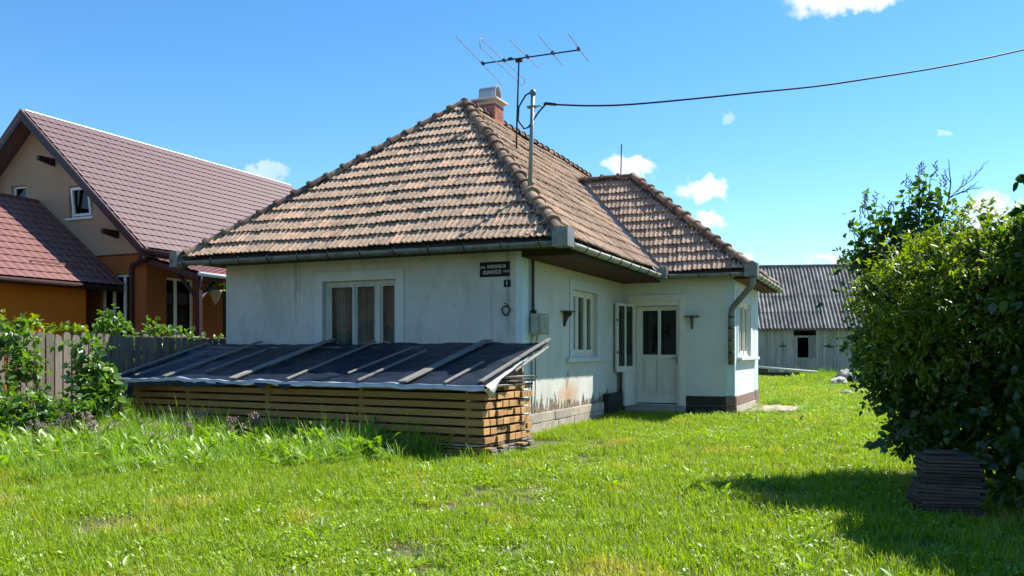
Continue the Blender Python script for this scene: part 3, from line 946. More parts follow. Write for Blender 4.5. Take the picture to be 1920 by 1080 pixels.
_, rp2 = tile_face(Vector((PX1 + .03, PY0, PZ - .025)), Vector((0, 1, 0)), V5, 11, L5 / 11, 0, 25, pl_pr, 'porch_roof_tile', 'porch_roof_tile', proof, 40, near)
me = tile_rest([(M, pl_pr, full) for k, full, M in rp2], L5 / 11 * 1.14, None, 'porch_roof_tile', 'porch_roof_tile', proof)
tag(put('porch_roof_tile', me, proof), kind='stuff')

# hip and ridge caps
def cap_mesh():
    n, vs, fs = 8, [], []
    rings = [(0.0, .142), (0.05, .142), (0.053, .106), (0.44, .09)]
    for y, r in rings:
        for k in range(n + 1):
            t = pi * k / n
            vs.append((r * math.cos(t), y, r * math.sin(t) * .95))
    for i in range(len(rings) - 1):
        for k in range(n):
            a = i * (n + 1) + k
            fs.append((a, a + 1, a + n + 2, a + n + 1))
    fs.append(tuple(range(n + 1)))
    me = bpy.data.meshes.new('hip_tile'); me.from_pydata(vs, [], fs); me.materials.append(MATS['hip_tile'])
    return me
CAP = cap_mesh()
def caps(a, b, parent, name, spacing=0.375, start=0.03, lift=0.0):
    a, b = Vector(a), Vector(b)
    y = (b - a).normalized()
    x = y.cross(Vector((0, 0, 1))).normalized()
    z = x.cross(y).normalized()
    n = int(round(((b - a).length - start) / spacing))
    sp = ((b - a).length - start) / n
    for i in range(n):
        o = a + y * (start + i * sp + random.uniform(-.015, .015)) + z * (lift + random.uniform(-.01, .012))
        put(name, CAP, parent, basis(o, x, y, z) @ Matrix.Rotation(random.uniform(-.05, .05), 4, 'Z') @ Matrix.Rotation(random.uniform(.0, .05), 4, 'X') @ Matrix.Rotation(random.uniform(-.1, .1), 4, 'Y'))
caps(*hipR, roof, 'hip_tile')
caps(*hipL, roof, 'hip_tile')
caps(ridge[1], ridge[0], roof, 'ridge_tile')
caps(*hipP, proof, 'hip_tile')
caps((PVX - .2, PAY, PAZ), (PAX, PAY, PAZ), proof, 'ridge_tile')
# mortar bedding under the caps
for (a, b), pa in ((hipR, roof), (hipL, roof), (ridge, roof), (hipP, proof), (((PVX, PAY, PAZ), (PAX, PAY, PAZ)), proof)):
    a, b = Vector(a), Vector(b)
    y = (b - a).normalized(); x = y.cross(Vector((0, 0, 1))).normalized(); z = x.cross(y)
    T = basis(a, x, y, z); L = (b - a).length
    vs, fs = [], []
    ns = 40
    for i in range(ns + 1):
        for sgn in (-1, -.5, 0, .5, 1):
            w = .15 + .035 * mnoise.noise(Vector((i * .7, sgn * 3, a.x)))
            vs.append((sgn * w, L * i / ns, .05 - .10 * abs(sgn) + .012 * mnoise.noise(Vector((i * .9, sgn * 5, 2)))))
    for i in range(ns):
        for k in range(4):
            q = i * 5 + k
            fs.append((q, q + 1, q + 6, q + 5))
    MB(T).add(vs, fs).build('mortar_bed', 'mortar_dark', pa)
# valley flashing: folded sheet in three lengths
va, vb = Vector((EX1, PY0 - .0, PZ - .045)), Vector((PVX, PAY, PAZ - .045))
for i in range(5):
    a = va.lerp(vb, i / 5 - .005); b = va.lerp(vb, (i + 1) / 5)
    d = V2 * 0
    l1 = Vector((0, -.2, 0)) + Vector((0, 0, .03)); r1 = Vector((.06, .19, .19 * 1.06))
    l1 = Vector((-.15, -.16, .145 + .012)); r1 = Vector((.2, .15, .17))
    k = .004 * (i % 2)
    up = Vector((0, 0, .03 + k))
    MB().add([a + l1 + up, a + up, a + r1 + up, b + l1 + up, b + up, b + r1 + up], [(0, 1, 4, 3), (1, 2, 5, 4)]).build('valley_flashing', 'flashing', roof)

# ---- gutters
def gutter(a, b, m, parent, r=0.078, brk=0.62):
    a, b = Vector(a), Vector(b)
    d = (b - a).normalized(); s = d.cross(Vector((0, 0, 1))).normalized()
    n, vs, fs = 10, [], []
    ns = max(2, int((b - a).length / .5))
    for i in range(ns + 1):
        p = a.lerp(b, i / ns) + Vector((0, 0, .008 * mnoise.noise(Vector((i * .8, a.x, a.y)))))
        for k in range(n + 1):
            t = pi + pi * k / n
            vs.append(p + s * r * math.cos(t) + Vector((0, 0, r * math.sin(t))))
        for k in range(n + 1):
            t = 2 * pi - pi * k / n
            vs.append(p + s * (r - .006) * math.cos(t) + Vector((0, 0, (r - .006) * math.sin(t))))
    w = 2 * (n + 1)
    for i in range(ns):
        for k in range(w):
            fs.append((i * w + k, i * w + (k + 1) % w, (i + 1) * w + (k + 1) % w, (i + 1) * w + k))
    fs.append(tuple(range(w))); fs.append(tuple(range(ns * w, ns * w + w)))
    g = MB().add(vs, fs).build('gutter', m, parent, smooth=True)
    L = (b - a).length
    t = .2
    while t < L:
        p = a + d * t
        q = []
        for k in range(9):
            th = pi + pi * k / 8
            q.append(p + s * (r + .006) * math.cos(th) + Vector((0, 0, (r + .006) * math.sin(th))))
        q.append(q[-1] + Vector((0, 0, .03)) + s * -.02)
        MB().tube(q, .009, 5).build('bracket', 'dark_metal', g)
        t += brk
    return g
gutter((-6.42, -0.72, 2.885), (0.90, -0.72, 2.885), 'zinc', cot)
gutter((0.955, -0.70, 2.885), (0.955, 5.05, 2.875), 'zinc_sunlit', cot)
gutter((0.94, 5.08, 2.875), (2.78, 5.08, 2.86), 'zinc', cot)
gutter((2.825, 5.1, 2.86), (2.825, 10.0, 2.84), 'zinc_sunlit', cot)
# sheet-metal corner guards standing on the gutter corners
def guard(x0, x1, y0, y1, z0, z1, lip=.05):
    s = MB()
    s.box(x0, x1, y0, y0 + .006, z0, z1).box(x1 - .006, x1, y0 + .006, y1, z0, z1)
    s.prism([(x0, z1), (x1, z1), (x1 - .02, z1 + lip), (x0 + .05, z1 + lip)], y0, y0 + .006, 'xz')
    s.prism([(y0 + .006, z1), (y1, z1), (y1 - .06, z1 + lip), (y0 + .02, z1 + lip)], x1 - .006, x1, 'yz')
    return s.box(x0, x1, y0, y1, z0 - .006, z0).build('corner_guard', 'zinc', cot)
guard(0.80, 1.04, -0.81, -0.52, 2.81, 3.03)
guard(-6.52, -6.34, -0.81, -0.55, 2.80, 3.03)
guard(2.66, 2.91, 4.99, 5.25, 2.79, 3.0)
guard(0.97, 1.12, 4.92, 5.05, 2.79, 3.0, .03)
# downpipe of the porch
dp = [(2.80, 5.12, 2.80), (2.80, 5.13, 2.66), (2.76, 5.17, 2.58), (2.40, 5.47, 2.24), (2.34, 5.52, 2.16), (2.32, 5.53, 2.05), (2.32, 5.53, 1.02)]
pipe = MB().tube(dp, .062, 12).build('downpipe', 'zinc', cot, smooth=True)
for z in (1.25, 1.5, 1.75, 1.98):
    MB().lathe([(.064, 0), (.069, .005), (.069, .025), (.064, .03)], (2.32, 5.53, z), 14).build('pipe_band', 'dark_metal', pipe)
# ---- chimney, brick by brick
cx0, cx1, cy0, cy1, cz0, cz1 = -2.98, -2.52, 4.42, 4.88, 5.9, 6.74
ch = MB().box(cx0, cx1, cy0, cy1, cz0, cz1).build('chimney', 'mortar', cot)
bh = .077
for r_ in range(int((cz1 - cz0) / bh)):
    z = cz0 + r_ * bh + .006
    cuts = [0, .23, .46] if r_ % 2 else [0, .115, .345, .46]
    for a, b in zip(cuts, cuts[1:]):
        MB().box(cx0 + a + .005, cx0 + b - .005, cy0 - .006, cy0 + .02, z, z + bh - .013).build('brick', 'brick', ch)
        if z > 6.1: MB().box(cx1 - .02, cx1 + .006, cy0 + a + .005, cy0 + b - .005, z, z + bh - .013).build('brick', 'brick', ch)
        if z > 6.2: MB().box(cx0 - .006, cx0 + .02, cy0 + a + .005, cy0 + b - .005, z, z + bh - .013).build('brick', 'brick', ch)
MB().box(cx0 - .08, cx1 + .08, cy0 - .08, cy1 + .08, cz1, cz1 + .05).build('chimney_cap', 'mortar', ch, bevel=.008)
cw = MB()
prof = [(-.16, 0), (-.16, .16)] + [(-.16 * math.cos(pi * k / 10), .16 + .16 * math.sin(pi * k / 10)) for k in range(1, 10)] + [(.16, .16), (.16, 0)]
yc = (cy0 + cy1) / 2
vs = [(x, yc + a, cz1 + .05 + b) for x in (cx0 + .04, cx1 - .02) for a, b in prof]
n = len(prof)
vs += [(x, yc + a * .86, cz1 + .05 + b * .93) for x in (cx0 + .04, cx1 - .02) for a, b in prof]
fs = [(i, i + 1, n + i + 1, n + i) for i in range(n - 1)] + [(2 * n + i, 2 * n + i + 1, 3 * n + i + 1, 3 * n + i) for i in range(n - 1)]
fs += [(n + i, n + i + 1, 3 * n + i + 1, 3 * n + i) for i in range(n - 1)] + [(i, i + 1, 2 * n + i + 1, 2 * n + i) for i in range(n - 1)]
cw.add(vs, fs).build('cowl', 'cowl_metal', ch)

# ================================================================== things fixed to the cottage
sg = thing('street_sign', 'black street name plate with white lettering on the front wall', 'sign', (-.48, -.01, 2.49))
T = Matrix.Rotation(R(-1.2), 4, 'Y')
bmx = MB(frame((-.479, -.004, 2.59), (1, 0, 0), (0, -1, 0))).box(-.262, .262, 0, .012, -.118, .118).build('plate', 'sign_black', sg, bevel=.004)
def text(body, size, x, z, parent, name='lettering', m='sign_white', y=-.0175, origin=(-.479, 2.59), sx=1.0, align='CENTER'):
    cu = bpy.data.curves.new('t', 'FONT')
    cu.body = body; cu.size = size; cu.align_x = align; cu.align_y = 'CENTER'; cu.extrude = .0012
    tmp = bpy.data.objects.new('t', cu)
    C.objects.link(tmp)
    dg = bpy.context.evaluated_depsgraph_get()
    me = bpy.data.meshes.new_from_object(tmp.evaluated_get(dg))
    bpy.data.objects.remove(tmp)
    me.name = name
    me.materials.clear(); me.materials.append(MATS[m])
    M = Matrix.Translation((origin[0] + x, y, origin[1] + z)) @ Matrix.Rotation(pi / 2, 4, 'X') @ Matrix.Diagonal((sx, 1, 1, 1))
    return put(name, me, parent, M)
text('STR.', .052, -.200, .030, sg)
text('RAȘINARILOR', .078, .035, .042, sg, sx=.66)
text('SZUROKFŐZŐ', .080, -.045, -.050, sg, sx=.62)
text('UTCA', .052, .205, -.040, sg, sx=.8)
hn = thing('house_number', 'small black house number plate reading 1 below the street sign', 'sign', (-.262, -.01, 2.3))
MB(frame((-.262, -.004, 2.357), (1, 0, 0), (0, -1, 0))).box(-.058, .058, 0, .01, -.056, .056).build('plate', 'sign_black', hn, bevel=.003)
text('1', .10, -.004, 0, hn, 'numeral', y=-.0155, origin=(-.262, 2.357))
# loop of wire on its hook
wr = thing('wire_loop', 'coil of black wire hung on a hook below the house number', 'wire', (-.275, -.02, 1.85))
pts = [(-.275 + .062 * math.cos(t) * (1 + .1 * math.sin(3 * t)), -.035 + .01 * math.sin(2 * t), 1.925 + .072 * math.sin(t)) for t in np.linspace(0, 2 * pi, 26)]
MB().tube(pts, .011, 6).build('coil', 'cable_black', wr, smooth=True)
MB().tube([(-.24, 0.01, 2.0), (-.25, -.06, 2.0), (-.262, -.065, 1.985)], .007, 6).tube([(-.27, -.03, 1.99), (-.24, -.04, 2.025), (-.30, -.05, 2.04)], .008, 6).build('hook', 'cable_black', wr)
MB().box(-.20, -.17, -.02, 0.0, 1.925, 1.955).build('clip', 'meter_grey', wr)
# meter box
mt = thing('meter_box', 'grey electricity meter box at the corner of the side wall', 'meter box', (0.1, .5, 1.5))
MB().box(0.03, 0.17, .24, .62, 1.555, 1.885).build('case', 'meter_grey', mt, bevel=.01)
dd = MB().box(0.172, 0.21, .24, .62, 1.553, 1.887).build('door', 'meter_door', mt, bevel=.012)
MB().box(.2105, .2125, .47, .52, 1.84, 1.862).build('sticker', 'sign_white', dd)
MB().box(.2105, .2185, .41, .43, 1.66, 1.72).build('handle', 'meter_grey', dd)
cd = thing('conduit', 'black cable conduit running from the eaves down to the meter box', 'cable', (.06, .3, 1.89))
MB().tube([(.05, .29, 2.755), (.05, .29, 2.4), (.052, .285, 1.95)], .02, 8).build('pipe', 'cable_black', cd)
MB().tube([(.05, .345, 2.755), (.05, .345, 2.3), (.052, .345, 1.95)], .012, 8).build('pipe', 'cable_black', cd)
MB().lathe([(.035, 0), (.05, .015), (.05, .05), (.03, .06)], (.06, .31, 1.889), 12).build('gland', 'cable_black', cd)
wd = thing('ground_wires', 'two thin wires running down the wall below the meter box', 'wire', (.04, .3, .3))
MB().tube([(.06, .30, 1.553), (.03, .30, 1.5), (.03, .30, .3)], .014, 6).build('wire', 'grey_pipe', wd)
MB().tube([(.07, .47, 1.553), (.04, .46, 1.45), (.03, .43, .3)], .008, 6).build('wire', 'cable_black', wd)

def shelf(T, label):
    r = thing('wall_bracket', label, 'bracket', tuple(T.translation), 'small shelf brackets on the walls')
    MB(T).box(-.15, .15, 0.0, .17, .225, .245).build('shelf_plate', 'dark_wood', r)
    s = MB(T)
    s.prism([(.001, -.03), (.03, -.03), (.05, .05), (.09, .13), (.15, .17), (.155, .224), (.001, .224)], -.02, .02, 'yz')
    s.build('console', 'dark_wood', r)
shelf(frame((0, 1.86, 1.755), (0, 1, 0), (1, 0, 0)), 'small dark shelf bracket beside the side wall window')
shelf(frame((1.503, 5.6, 1.79), (1, 0, 0), (0, -1, 0)), 'small dark shelf bracket right of the porch door')

# roof furniture
ms = thing('service_mast', 'grey steel power mast standing on the roof hip', 'mast', (.02, .32, 3.85))
mt0, mt1 = Vector((-.02, .33, 3.80)), Vector((.04, .33, 5.40))
MB().tube([mt0, mt1], .034, 12).build('pipe', 'grey_pipe', ms, smooth=True)
MB().lathe([(.0, .09), (.04, .075), (.055, .03), (.05, 0), (0, 0)], tuple(mt1), 12).build('cap', 'zinc', ms, smooth=True)
MB().box(-.05, .10, .29, .37, 5.19, 5.22).tube([(.06, .33, 5.20), (.16, .33, 5.21), (.20, .34, 5.17), (.24, .34, 5.22)], .012, 6).build('bracket', 'zinc', ms)
ins = MB()
for i in range(4):
    ins.lathe([(0.0, 0), (.035, .008), (.035, .022), (.0, .03)], (.25 + i * .035, .34, 5.215 - i * .008), 10)
ins.tube([(.24, .34, 5.24), (.42, .36, 5.205)], .024, 8).build('insulator', 'cable_black', ms)
MB().tube([(.02, .33, 5.45), (-.08, .31, 5.40), (-.19, .29, 5.22), (-.20, .29, 5.0), (-.10, .3, 4.86), (-.03, .31, 4.88), (.05, .33, 5.0), (.14, .34, 5.12), (.25, .34, 5.22)], .014, 8).build('drip_loop', 'cable_black', ms, smooth=True)
MB().tube([(-.02, .33, 3.80), (-.24, .10, 3.62)], .02, 6).box(-.12, .08, .25, .41, 3.85, 3.87).build('foot_plate', 'flashing', ms)
cb = [Vector(p) for p in ((.42, .36, 5.205), (1.0, .55, 5.17), (1.715, .84, 5.20), (3.194, 1.614, 5.396), (4.741, 2.617, 5.687), (7.364, 4.308, 6.377), (11.662, 7.059, 7.925))]
def smooth_path(p, k=6):
    out = []
    for i in range(len(p) - 1):
        a = p[max(i - 1, 0)]; b = p[i]; c = p[i + 1]; d = p[min(i + 2, len(p) - 1)]
        for j in range(k):
            t = j / k
            out.append(.5 * ((2 * b) + (c - a) * t + (2 * a - 5 * b + 4 * c - d) * t * t + (3 * b - a - 3 * c + d) * t ** 3))
    return out + [p[-1]]
tag(MB().tube(smooth_path(cb), .0145, 6).build('power_cable', 'cable_black', None, smooth=True), 'black overhead power cable sagging from the roof mast to the right', 'cable')
po = thing('utility_pole', 'grey concrete utility pole carrying the house cable', 'pole', (11.7, 7.1, 0))
MB().tube([(11.7, 7.15, -.4), (11.7, 7.15, 8.4)], [.17, .11], 12).build('shaft', 'concrete', po, smooth=True)
MB().box(11.0, 12.4, 7.1, 7.2, 8.0, 8.1).build('crossarm', 'zinc', po)

an = thing('tv_antenna', 'dark television antenna with bare metal elements on the roof', 'antenna', (-1.44, 3.1, 5.1))
MB().tube([(-1.445, 3.094, 5.1), (-1.44, 3.10, 5.5), (-1.395, 3.115, 7.04)], [.024, .02, .016], 8).build('mast', 'dark_metal', an)
bo0, bo1 = Vector((-2.163, 3.016, 7.03)), Vector((-.141, 3.113, 7.05))
MB().tube([bo0, bo1], .015, 8).build('boom', 'dark_metal', an)
MB().box(-1.46, -1.33, 3.08, 3.15, 6.99, 7.06).box(-1.60, -1.50, 3.03, 3.08, 7.03, 7.075).build('clamp', 'dark_metal', an)
for a, b in (((-1.997, 1.608), (-2.384, 4.518)), ((-1.162, 2.119), (-1.25, 3.799)), ((-.596, 2.191), (-.757, 3.873)), ((-.067, 2.307), (-.20, 3.85))):
    MB().tube([(a[0], a[1], 7.065), (b[0], b[1], 7.065)], .0085, 6).build('element', 'aluminium', an)
c_ = Vector((-1.70, 3.07, 7.06))
dv = (Vector((-1.781, 4.308, 7.06)) - Vector((-1.62, 1.87, 7.06)))
hv = dv / 2; sd = Vector((.0, 0, -.085))
loop = []
for k in range(9): loop.append(c_ + hv + Vector((0, .04 * math.sin(pi * k / 8), 0)) + sd * (1 - math.cos(pi * k / 8)) / 1.0)
for k in range(9): loop.append(c_ - hv - Vector((0, .04 * math.sin(pi * k / 8), 0)) + sd * (1 + math.cos(pi * k / 8)))
loop.append(loop[0])
MB().tube(loop, .0085, 6).build('folded_dipole', 'aluminium', an)
for x in (-2.163, -1.70, -1.20, -.67, -.141):
    MB().box(x - .02, x + .02, 3.03, 3.13, 7.03, 7.085).build('element_clamp', 'dark_metal', an)
tag(MB().tube([(-.6, 7.48, 5.45), (-.585, 7.49, 6.27)], .014, 6).build('roof_rod', 'dark_metal'), 'thin dark rod standing on the porch roof ridge', 'rod')

# ================================================================== LUMBER under the tarpaulin
LC = Vector((.58, -2.62, 0)); th = R(5.4)
LU = Vector((-math.cos(th), math.sin(th), 0)); LV = Vector((math.sin(th), math.cos(th), 0))
TLum = Matrix(((LU.x, LV.x, 0, LC.x), (LU.y, LV.y, 0, LC.y), (0, 0, 1, 0), (0, 0, 0, 1)))
lum = thing('lumber_stack', 'long stack of fresh sawn beams and planks under the dark tarpaulin', 'lumber', LC + LU * 3.3 + LV * .6)
LL = 6.75

def plank_piece(name, T, u0, u1, v0, v1, z0, z1, m, end, parent):
    o = MB(T).box(u0, u1, v0, v1, z0, z1).build(name, m, parent, bevel=.003)
    if end:
        me = o.data
        me.materials.append(MATS[end])
        for p in me.polygons:
            if abs(p.normal.dot(LU)) > .8: p.material_index = 1
    return o
for s_ in range(4):                                    # bearers on the ground
    MB(TLum).box(.5 + s_ * 1.9, .62 + s_ * 1.9, .02, 1.3, -.2, -.06).build('bearer', 'dark_wood', lum)
z = -.055
for lay in range(4):                                   # thin planks at the bottom
    t = .026
    v = 0.0
    k = 0
    while v < 1.26:
        w = random.uniform(.14, .2)
        ex = random.uniform(-.12, .05) if lay < 3 else random.uniform(-.03, .06)
        plank_piece('plank', TLum, ex, LL + random.uniform(-.2, .1), v + random.uniform(-.012, .004), min(1.3, v + w - .008), z, z + t, 'fresh_wood' if (k + lay) % 3 else 'grey_wood', 'batten_wood', lum)
        v += w; k += 1
    z += t
    for u in (.25, 1.9, 3.6, 5.3, 6.6):
        MB(TLum).box(u, u + .05, .01, 1.28, z, z + .014).build('spacer', 'grey_wood', lum)
    z += .014
for row in range(6):
    hgt_ = .082
    for k in range(8):
        v = k * .162
        ex = random.uniform(-.025, .03)
        plank_piece('beam', TLum, ex, LL + random.uniform(-.12, .12), v + random.uniform(-.01, .006) if k == 0 else v, v + .153 - random.uniform(0, .008), z - random.uniform(0, .004), z + hgt_ - random.uniform(0, .006), 'fresh_wood', 'end_grain', lum)
    z += hgt_
    for u in (.22, 1.95, 3.7, 5.4, 6.55):
        MB(TLum).box(u + random.uniform(-.03, .03), u + .05, -.012, 1.29, z, z + .029).build('spacer', 'fresh_wood', lum)
    z += .029
for k in range(8):                                     # a thinner course on top, then loose dark boards
    plank_piece('beam', TLum, random.uniform(-.02, .05), LL, k * .162, k * .162 + .153, z, z + .045, 'fresh_wood', 'end_grain', lum)
z += .047
TARP_Z = z
for lay, (v0, dz) in enumerate(((.22, 0), (.42, .05), (.55, .10))):
    v = v0
    while v < 1.3:
        w = random.uniform(.12, .16)
        plank_piece('board', TLum, random.uniform(-.07, .08), LL - random.uniform(.1, .6), v, v + w - .01, z + dz, z + dz + .024, 'grey_wood', 'dark_wood', lum)
        v += w
    MB(TLum).box(.3, .36, v0, 1.3, z + dz + .0245, z + dz + .0495).box(3.3, 3.36, v0, 1.3, z + dz + .0245, z + dz + .0495).build('spacer', 'grey_wood', lum)
# posts carrying the high rear edge of the roof sheet
for u in (.5, 2.7, 4.9, 6.6):
    p = LC + LU * u
    MB().box(p.x - .03, p.x + .03, -.28, -.22, gz(p.x, -.25), 1.355).build('prop', 'grey_wood', lum)
MB().box(-6.2, .45, -.33, -.285, 1.29, 1.36).build('rail', 'grey_wood', lum)

FL, FR, BL, BR = Vector((-6.36, -2.10, .872)), Vector((.655, -2.76, .864)), Vector((-6.267, -.1, 1.434)), Vector((.469, -.1, 1.436))
def tarp_pt(s, t): return (FL * (1 - s) + FR * s) * (1 - t) + (BL * (1 - s) + BR * s) * t
tp = thing('tarpaulin', 'dark navy tarpaulin roofing the lumber stack beside the front wall', 'tarpaulin', (-3, -1.3, .85))
nu, nv = 180, 44
vs, fs = [], []
for j in range(nv + 1):
    for i in range(nu + 1):
        s, t = i / nu, j / nv
        p = tarp_pt(s, t)
        wv = 1.5 * .016 * mnoise.noise(Vector((s * 26, t * 9, 1))) + .010 * mnoise.noise(Vector((s * 14 + 3 * t, t * 26, 4))) + .022 * mnoise.noise(Vector((s * 7, t * 2, 9)))
        if t == 1: p = p + Vector((0, 0, .03 * mnoise.noise(Vector((s * 9, 0, 3)))))
        vs.append(p + Vector((0, 0, wv - .02)))
for j in range(nv):
    for i in range(nu):
        a = j * (nu + 1) + i
        fs.append((a, a + 1, a + nu + 2, a + nu + 1))
front_row = vs[:nu + 1]
MB().add(vs, fs).build('sheet', 'tarp', tp, smooth=True)
# turned-over front hem, uneven, pale grey to paint in the sun on its edge
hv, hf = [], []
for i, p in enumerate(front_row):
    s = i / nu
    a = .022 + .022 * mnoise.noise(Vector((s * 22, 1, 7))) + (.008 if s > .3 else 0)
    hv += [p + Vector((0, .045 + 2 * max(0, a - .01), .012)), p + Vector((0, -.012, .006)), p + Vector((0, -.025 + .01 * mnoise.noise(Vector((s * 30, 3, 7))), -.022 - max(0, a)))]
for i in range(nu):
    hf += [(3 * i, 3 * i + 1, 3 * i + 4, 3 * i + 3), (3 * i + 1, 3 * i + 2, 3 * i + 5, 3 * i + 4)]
hem = MB().add(hv, hf).build('hem', 'tarp_sunlit', tp, smooth=True)
# dark valance on the left half and two torn tongues
vv, vf = [], []
for i in range(0, 76):
    p = front_row[i]
    d = .085 * min(1, (75 - i) / 25) + .012 * mnoise.noise(Vector((i * .2, 0, 1)))
    vv += [p + Vector((0, -.02, -.03)), p + Vector((0, -.032, -.03 - d))]
for i in range(75): vf.append((2 * i, 2 * i + 1, 2 * i + 3, 2 * i + 2))
MB().add(vv, vf).build('valance', 'tarp', tp, smooth=True)
for i in (84, 96):
    p = front_row[i]
    MB().add([p + Vector((-.16, -.03, -.03)), p + Vector((.14, -.03, -.03)), p + Vector((.02, -.045, -.12)), p + Vector((-.05, -.05, -.10))], [(0, 1, 2, 3)]).build('torn_flap', 'tarp', tp)
# hanging corner flap at the right-hand end, sunlit look painted in
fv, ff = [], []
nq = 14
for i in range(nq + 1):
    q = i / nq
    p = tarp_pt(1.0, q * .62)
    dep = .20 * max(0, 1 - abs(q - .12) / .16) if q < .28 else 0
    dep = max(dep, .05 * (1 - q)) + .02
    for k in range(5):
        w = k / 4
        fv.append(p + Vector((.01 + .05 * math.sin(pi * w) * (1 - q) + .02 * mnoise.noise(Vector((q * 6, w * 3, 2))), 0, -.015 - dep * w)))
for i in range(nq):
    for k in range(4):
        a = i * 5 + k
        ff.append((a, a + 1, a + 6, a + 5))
fl = MB().add(fv, ff).build('corner_flap', 'tarp_sunlit', tp, smooth=True)

BAT = [((.002, .015), (.001, .985), .10, .03, 'wide grey batten along the left edge of the tarpaulin'),
       ((.06, .02), (.084, .753), .04, .03, 'thin batten second from the left edge of the tarpaulin'),
       ((.164, .0), (.175, 1.01), .11, .035, 'wide batten with white end, left of the bare dark strip on the tarpaulin'),
       ((.256, .137), (.261, .767), .045, .03, 'short dark batten lying midway up the left part of the tarpaulin'),
       ((.38, -.01), (.386, 1.03), .16, .03, 'broad weathered plank on the tarpaulin left of the front window'),
       ((.405, .28), (.407, 1.02), .11, .028, 'second plank overlapping the broad one left of the front window'),
       ((.533, .0), (.542, .984), .045, .035, 'long thin batten reaching the wall under the front window'),
       ((.655, .152), (.681, .804), .035, .03, 'short thin batten below the right edge of the front window'),
       ((.716, .0), (.734, .729), .04, .035, 'thin batten with white end left of the widest plank on the tarpaulin'),
       ((.823, -.01), (.846, 1.011), .17, .03, 'widest plank on the tarpaulin with a bright white lower end'),
       ((.917, -.01), (.926, .437), .04, .035, 'short batten near the right-hand corner of the tarpaulin'),
       ((.988, .02), (.999, 1.031), .07, .035, 'pale sunlit batten along the right edge of the tarpaulin')]
for i, (a, b, w, h, lab) in enumerate(BAT):
    p, q = tarp_pt(*a), tarp_pt(*b)
    y = (q - p).normalized(); x = y.cross(Vector((0, 0, 1))).normalized(); zz = x.cross(y)
    L = (q - p).length
    w *= .82
    T = basis(p + zz * (.012 if i != 5 else .042), x, y, zz)
    s = MB(T)
    n = 8
    vs, fs = [], []
    for k in range(n + 1):
        wob_ = .012 * mnoise.noise(Vector((k * .7, i * 3.1, 0))) if w > .09 else .004 * mnoise.noise(Vector((k * .7, i * 3.1, 0)))
        for (sx_, zz_) in ((-.5, 0), (.5, 0), (.5, 1), (-.5, 1)):
            vs.append((sx_ * w + wob_ * (1 if sx_ > 0 else -.6), L * k / n, zz_ * h * .62))
    for k in range(n):
        for e in range(4):
            fs.append((k * 4 + e, k * 4 + (e + 1) % 4, (k + 1) * 4 + (e + 1) % 4, (k + 1) * 4 + e))
    fs += [(3, 2, 1, 0), (n * 4, n * 4 + 1, n * 4 + 2, n * 4 + 3)]
    tag(s.add(vs, fs).build('batten', 'batten_wood', None), lab, 'batten', 'battens weighing down the tarpaulin')
# rafters sticking out under the right edge
for i, (dz, y0, y1, lab) in enumerate(((-.055, -.9, .18, 'rough rafter end under the right edge of the tarpaulin'), (-.10, -1.6, -.05, 'lower rough rafter below the right edge of the tarpaulin'))):
    t0, t1 = (y0 + 2.76) / 2.66, (y1 + 2.76) / 2.66
    p, q = tarp_pt(.985 + .012 * i, t0) + Vector((0, 0, dz)), tarp_pt(.985 + .012 * i, t1) + Vector((0, 0, dz))
    tag(MB().tube([p, p.lerp(q, .5) + Vector((.01, 0, .008)), q], [.024, .028, .02], 7).build('rafter', 'batten_wood'), lab, 'rafter', 'rafters under the tarpaulin edge')

# ================================================================== DECK beside the porch
dk = thing('plank_deck', 'weathered plank walkway on the ground beside the porch end wall', 'deck', (2.9, 7.3, 0))
for i in range(6):
    x = 2.50 + i * .155
    MB().box(x, x + .145, 6.0 + random.uniform(-.15, .25) + i * .16, 8.65 + random.uniform(-.2, .15), -.03, .02 + random.uniform(0, .012)).build('plank', 'deck_wood', dk, bevel=.004)
MB().box(2.425, 2.485, 5.7, 9.0, -.05, .05).build('edge_board', 'batten_wood', dk, bevel=.004)
MB().box(3.46, 3.53, 6.9, 8.6, -.06, .03).build('edge_board', 'batten_wood', dk, bevel=.004)
for y in (6.6, 7.6, 8.4): MB().box(2.5, 3.45, y, y + .08, -.12, -.032).build('bearer', 'dark_wood', dk)

# ================================================================== FENCE between the plots
fe = thing('picket_fence', 'weathered grey wooden fence of round-topped palings between the two plots', 'fence', (-7, -1.5, 0))
y = -6.2
while y < 4.2:
    w = random.uniform(.122, .142)
    zt = 1.575 + random.uniform(-.035, .03) - .012 * max(0, y)
    b = gz(-7, y) + .02
    lean = random.uniform(-.012, .012)
    top = [(w, zt - .05), (w * .82, zt - .012), (w * .5, zt), (w * .18, zt - .012), (0, zt - .05)] if random.random() < .75 else [(w, zt - .02), (w * .6, zt), (0, zt - .03)]
    poly = [(0, b), (w, b)] + top
    T = frame((-7 + random.uniform(-.006, .006), y, 0), (0, 1, lean), (1, 0, 0))
    MB(T).prism(poly, 0, .024, 'xz').build('paling', 'fence_wood', fe)
    y += w + random.uniform(.022, .04)
for z_ in (.45, 1.25): MB().box(-7.075, -7.004, -6.2, 4.2, z_, z_ + .07).build('rail', 'fence_wood', fe)
for yy in (-5.5, -3.1, -.7, 1.7, 4.0): MB().box(-7.19, -7.08, yy, yy + .11, -.3, 1.42).build('post', 'fence_wood', fe)

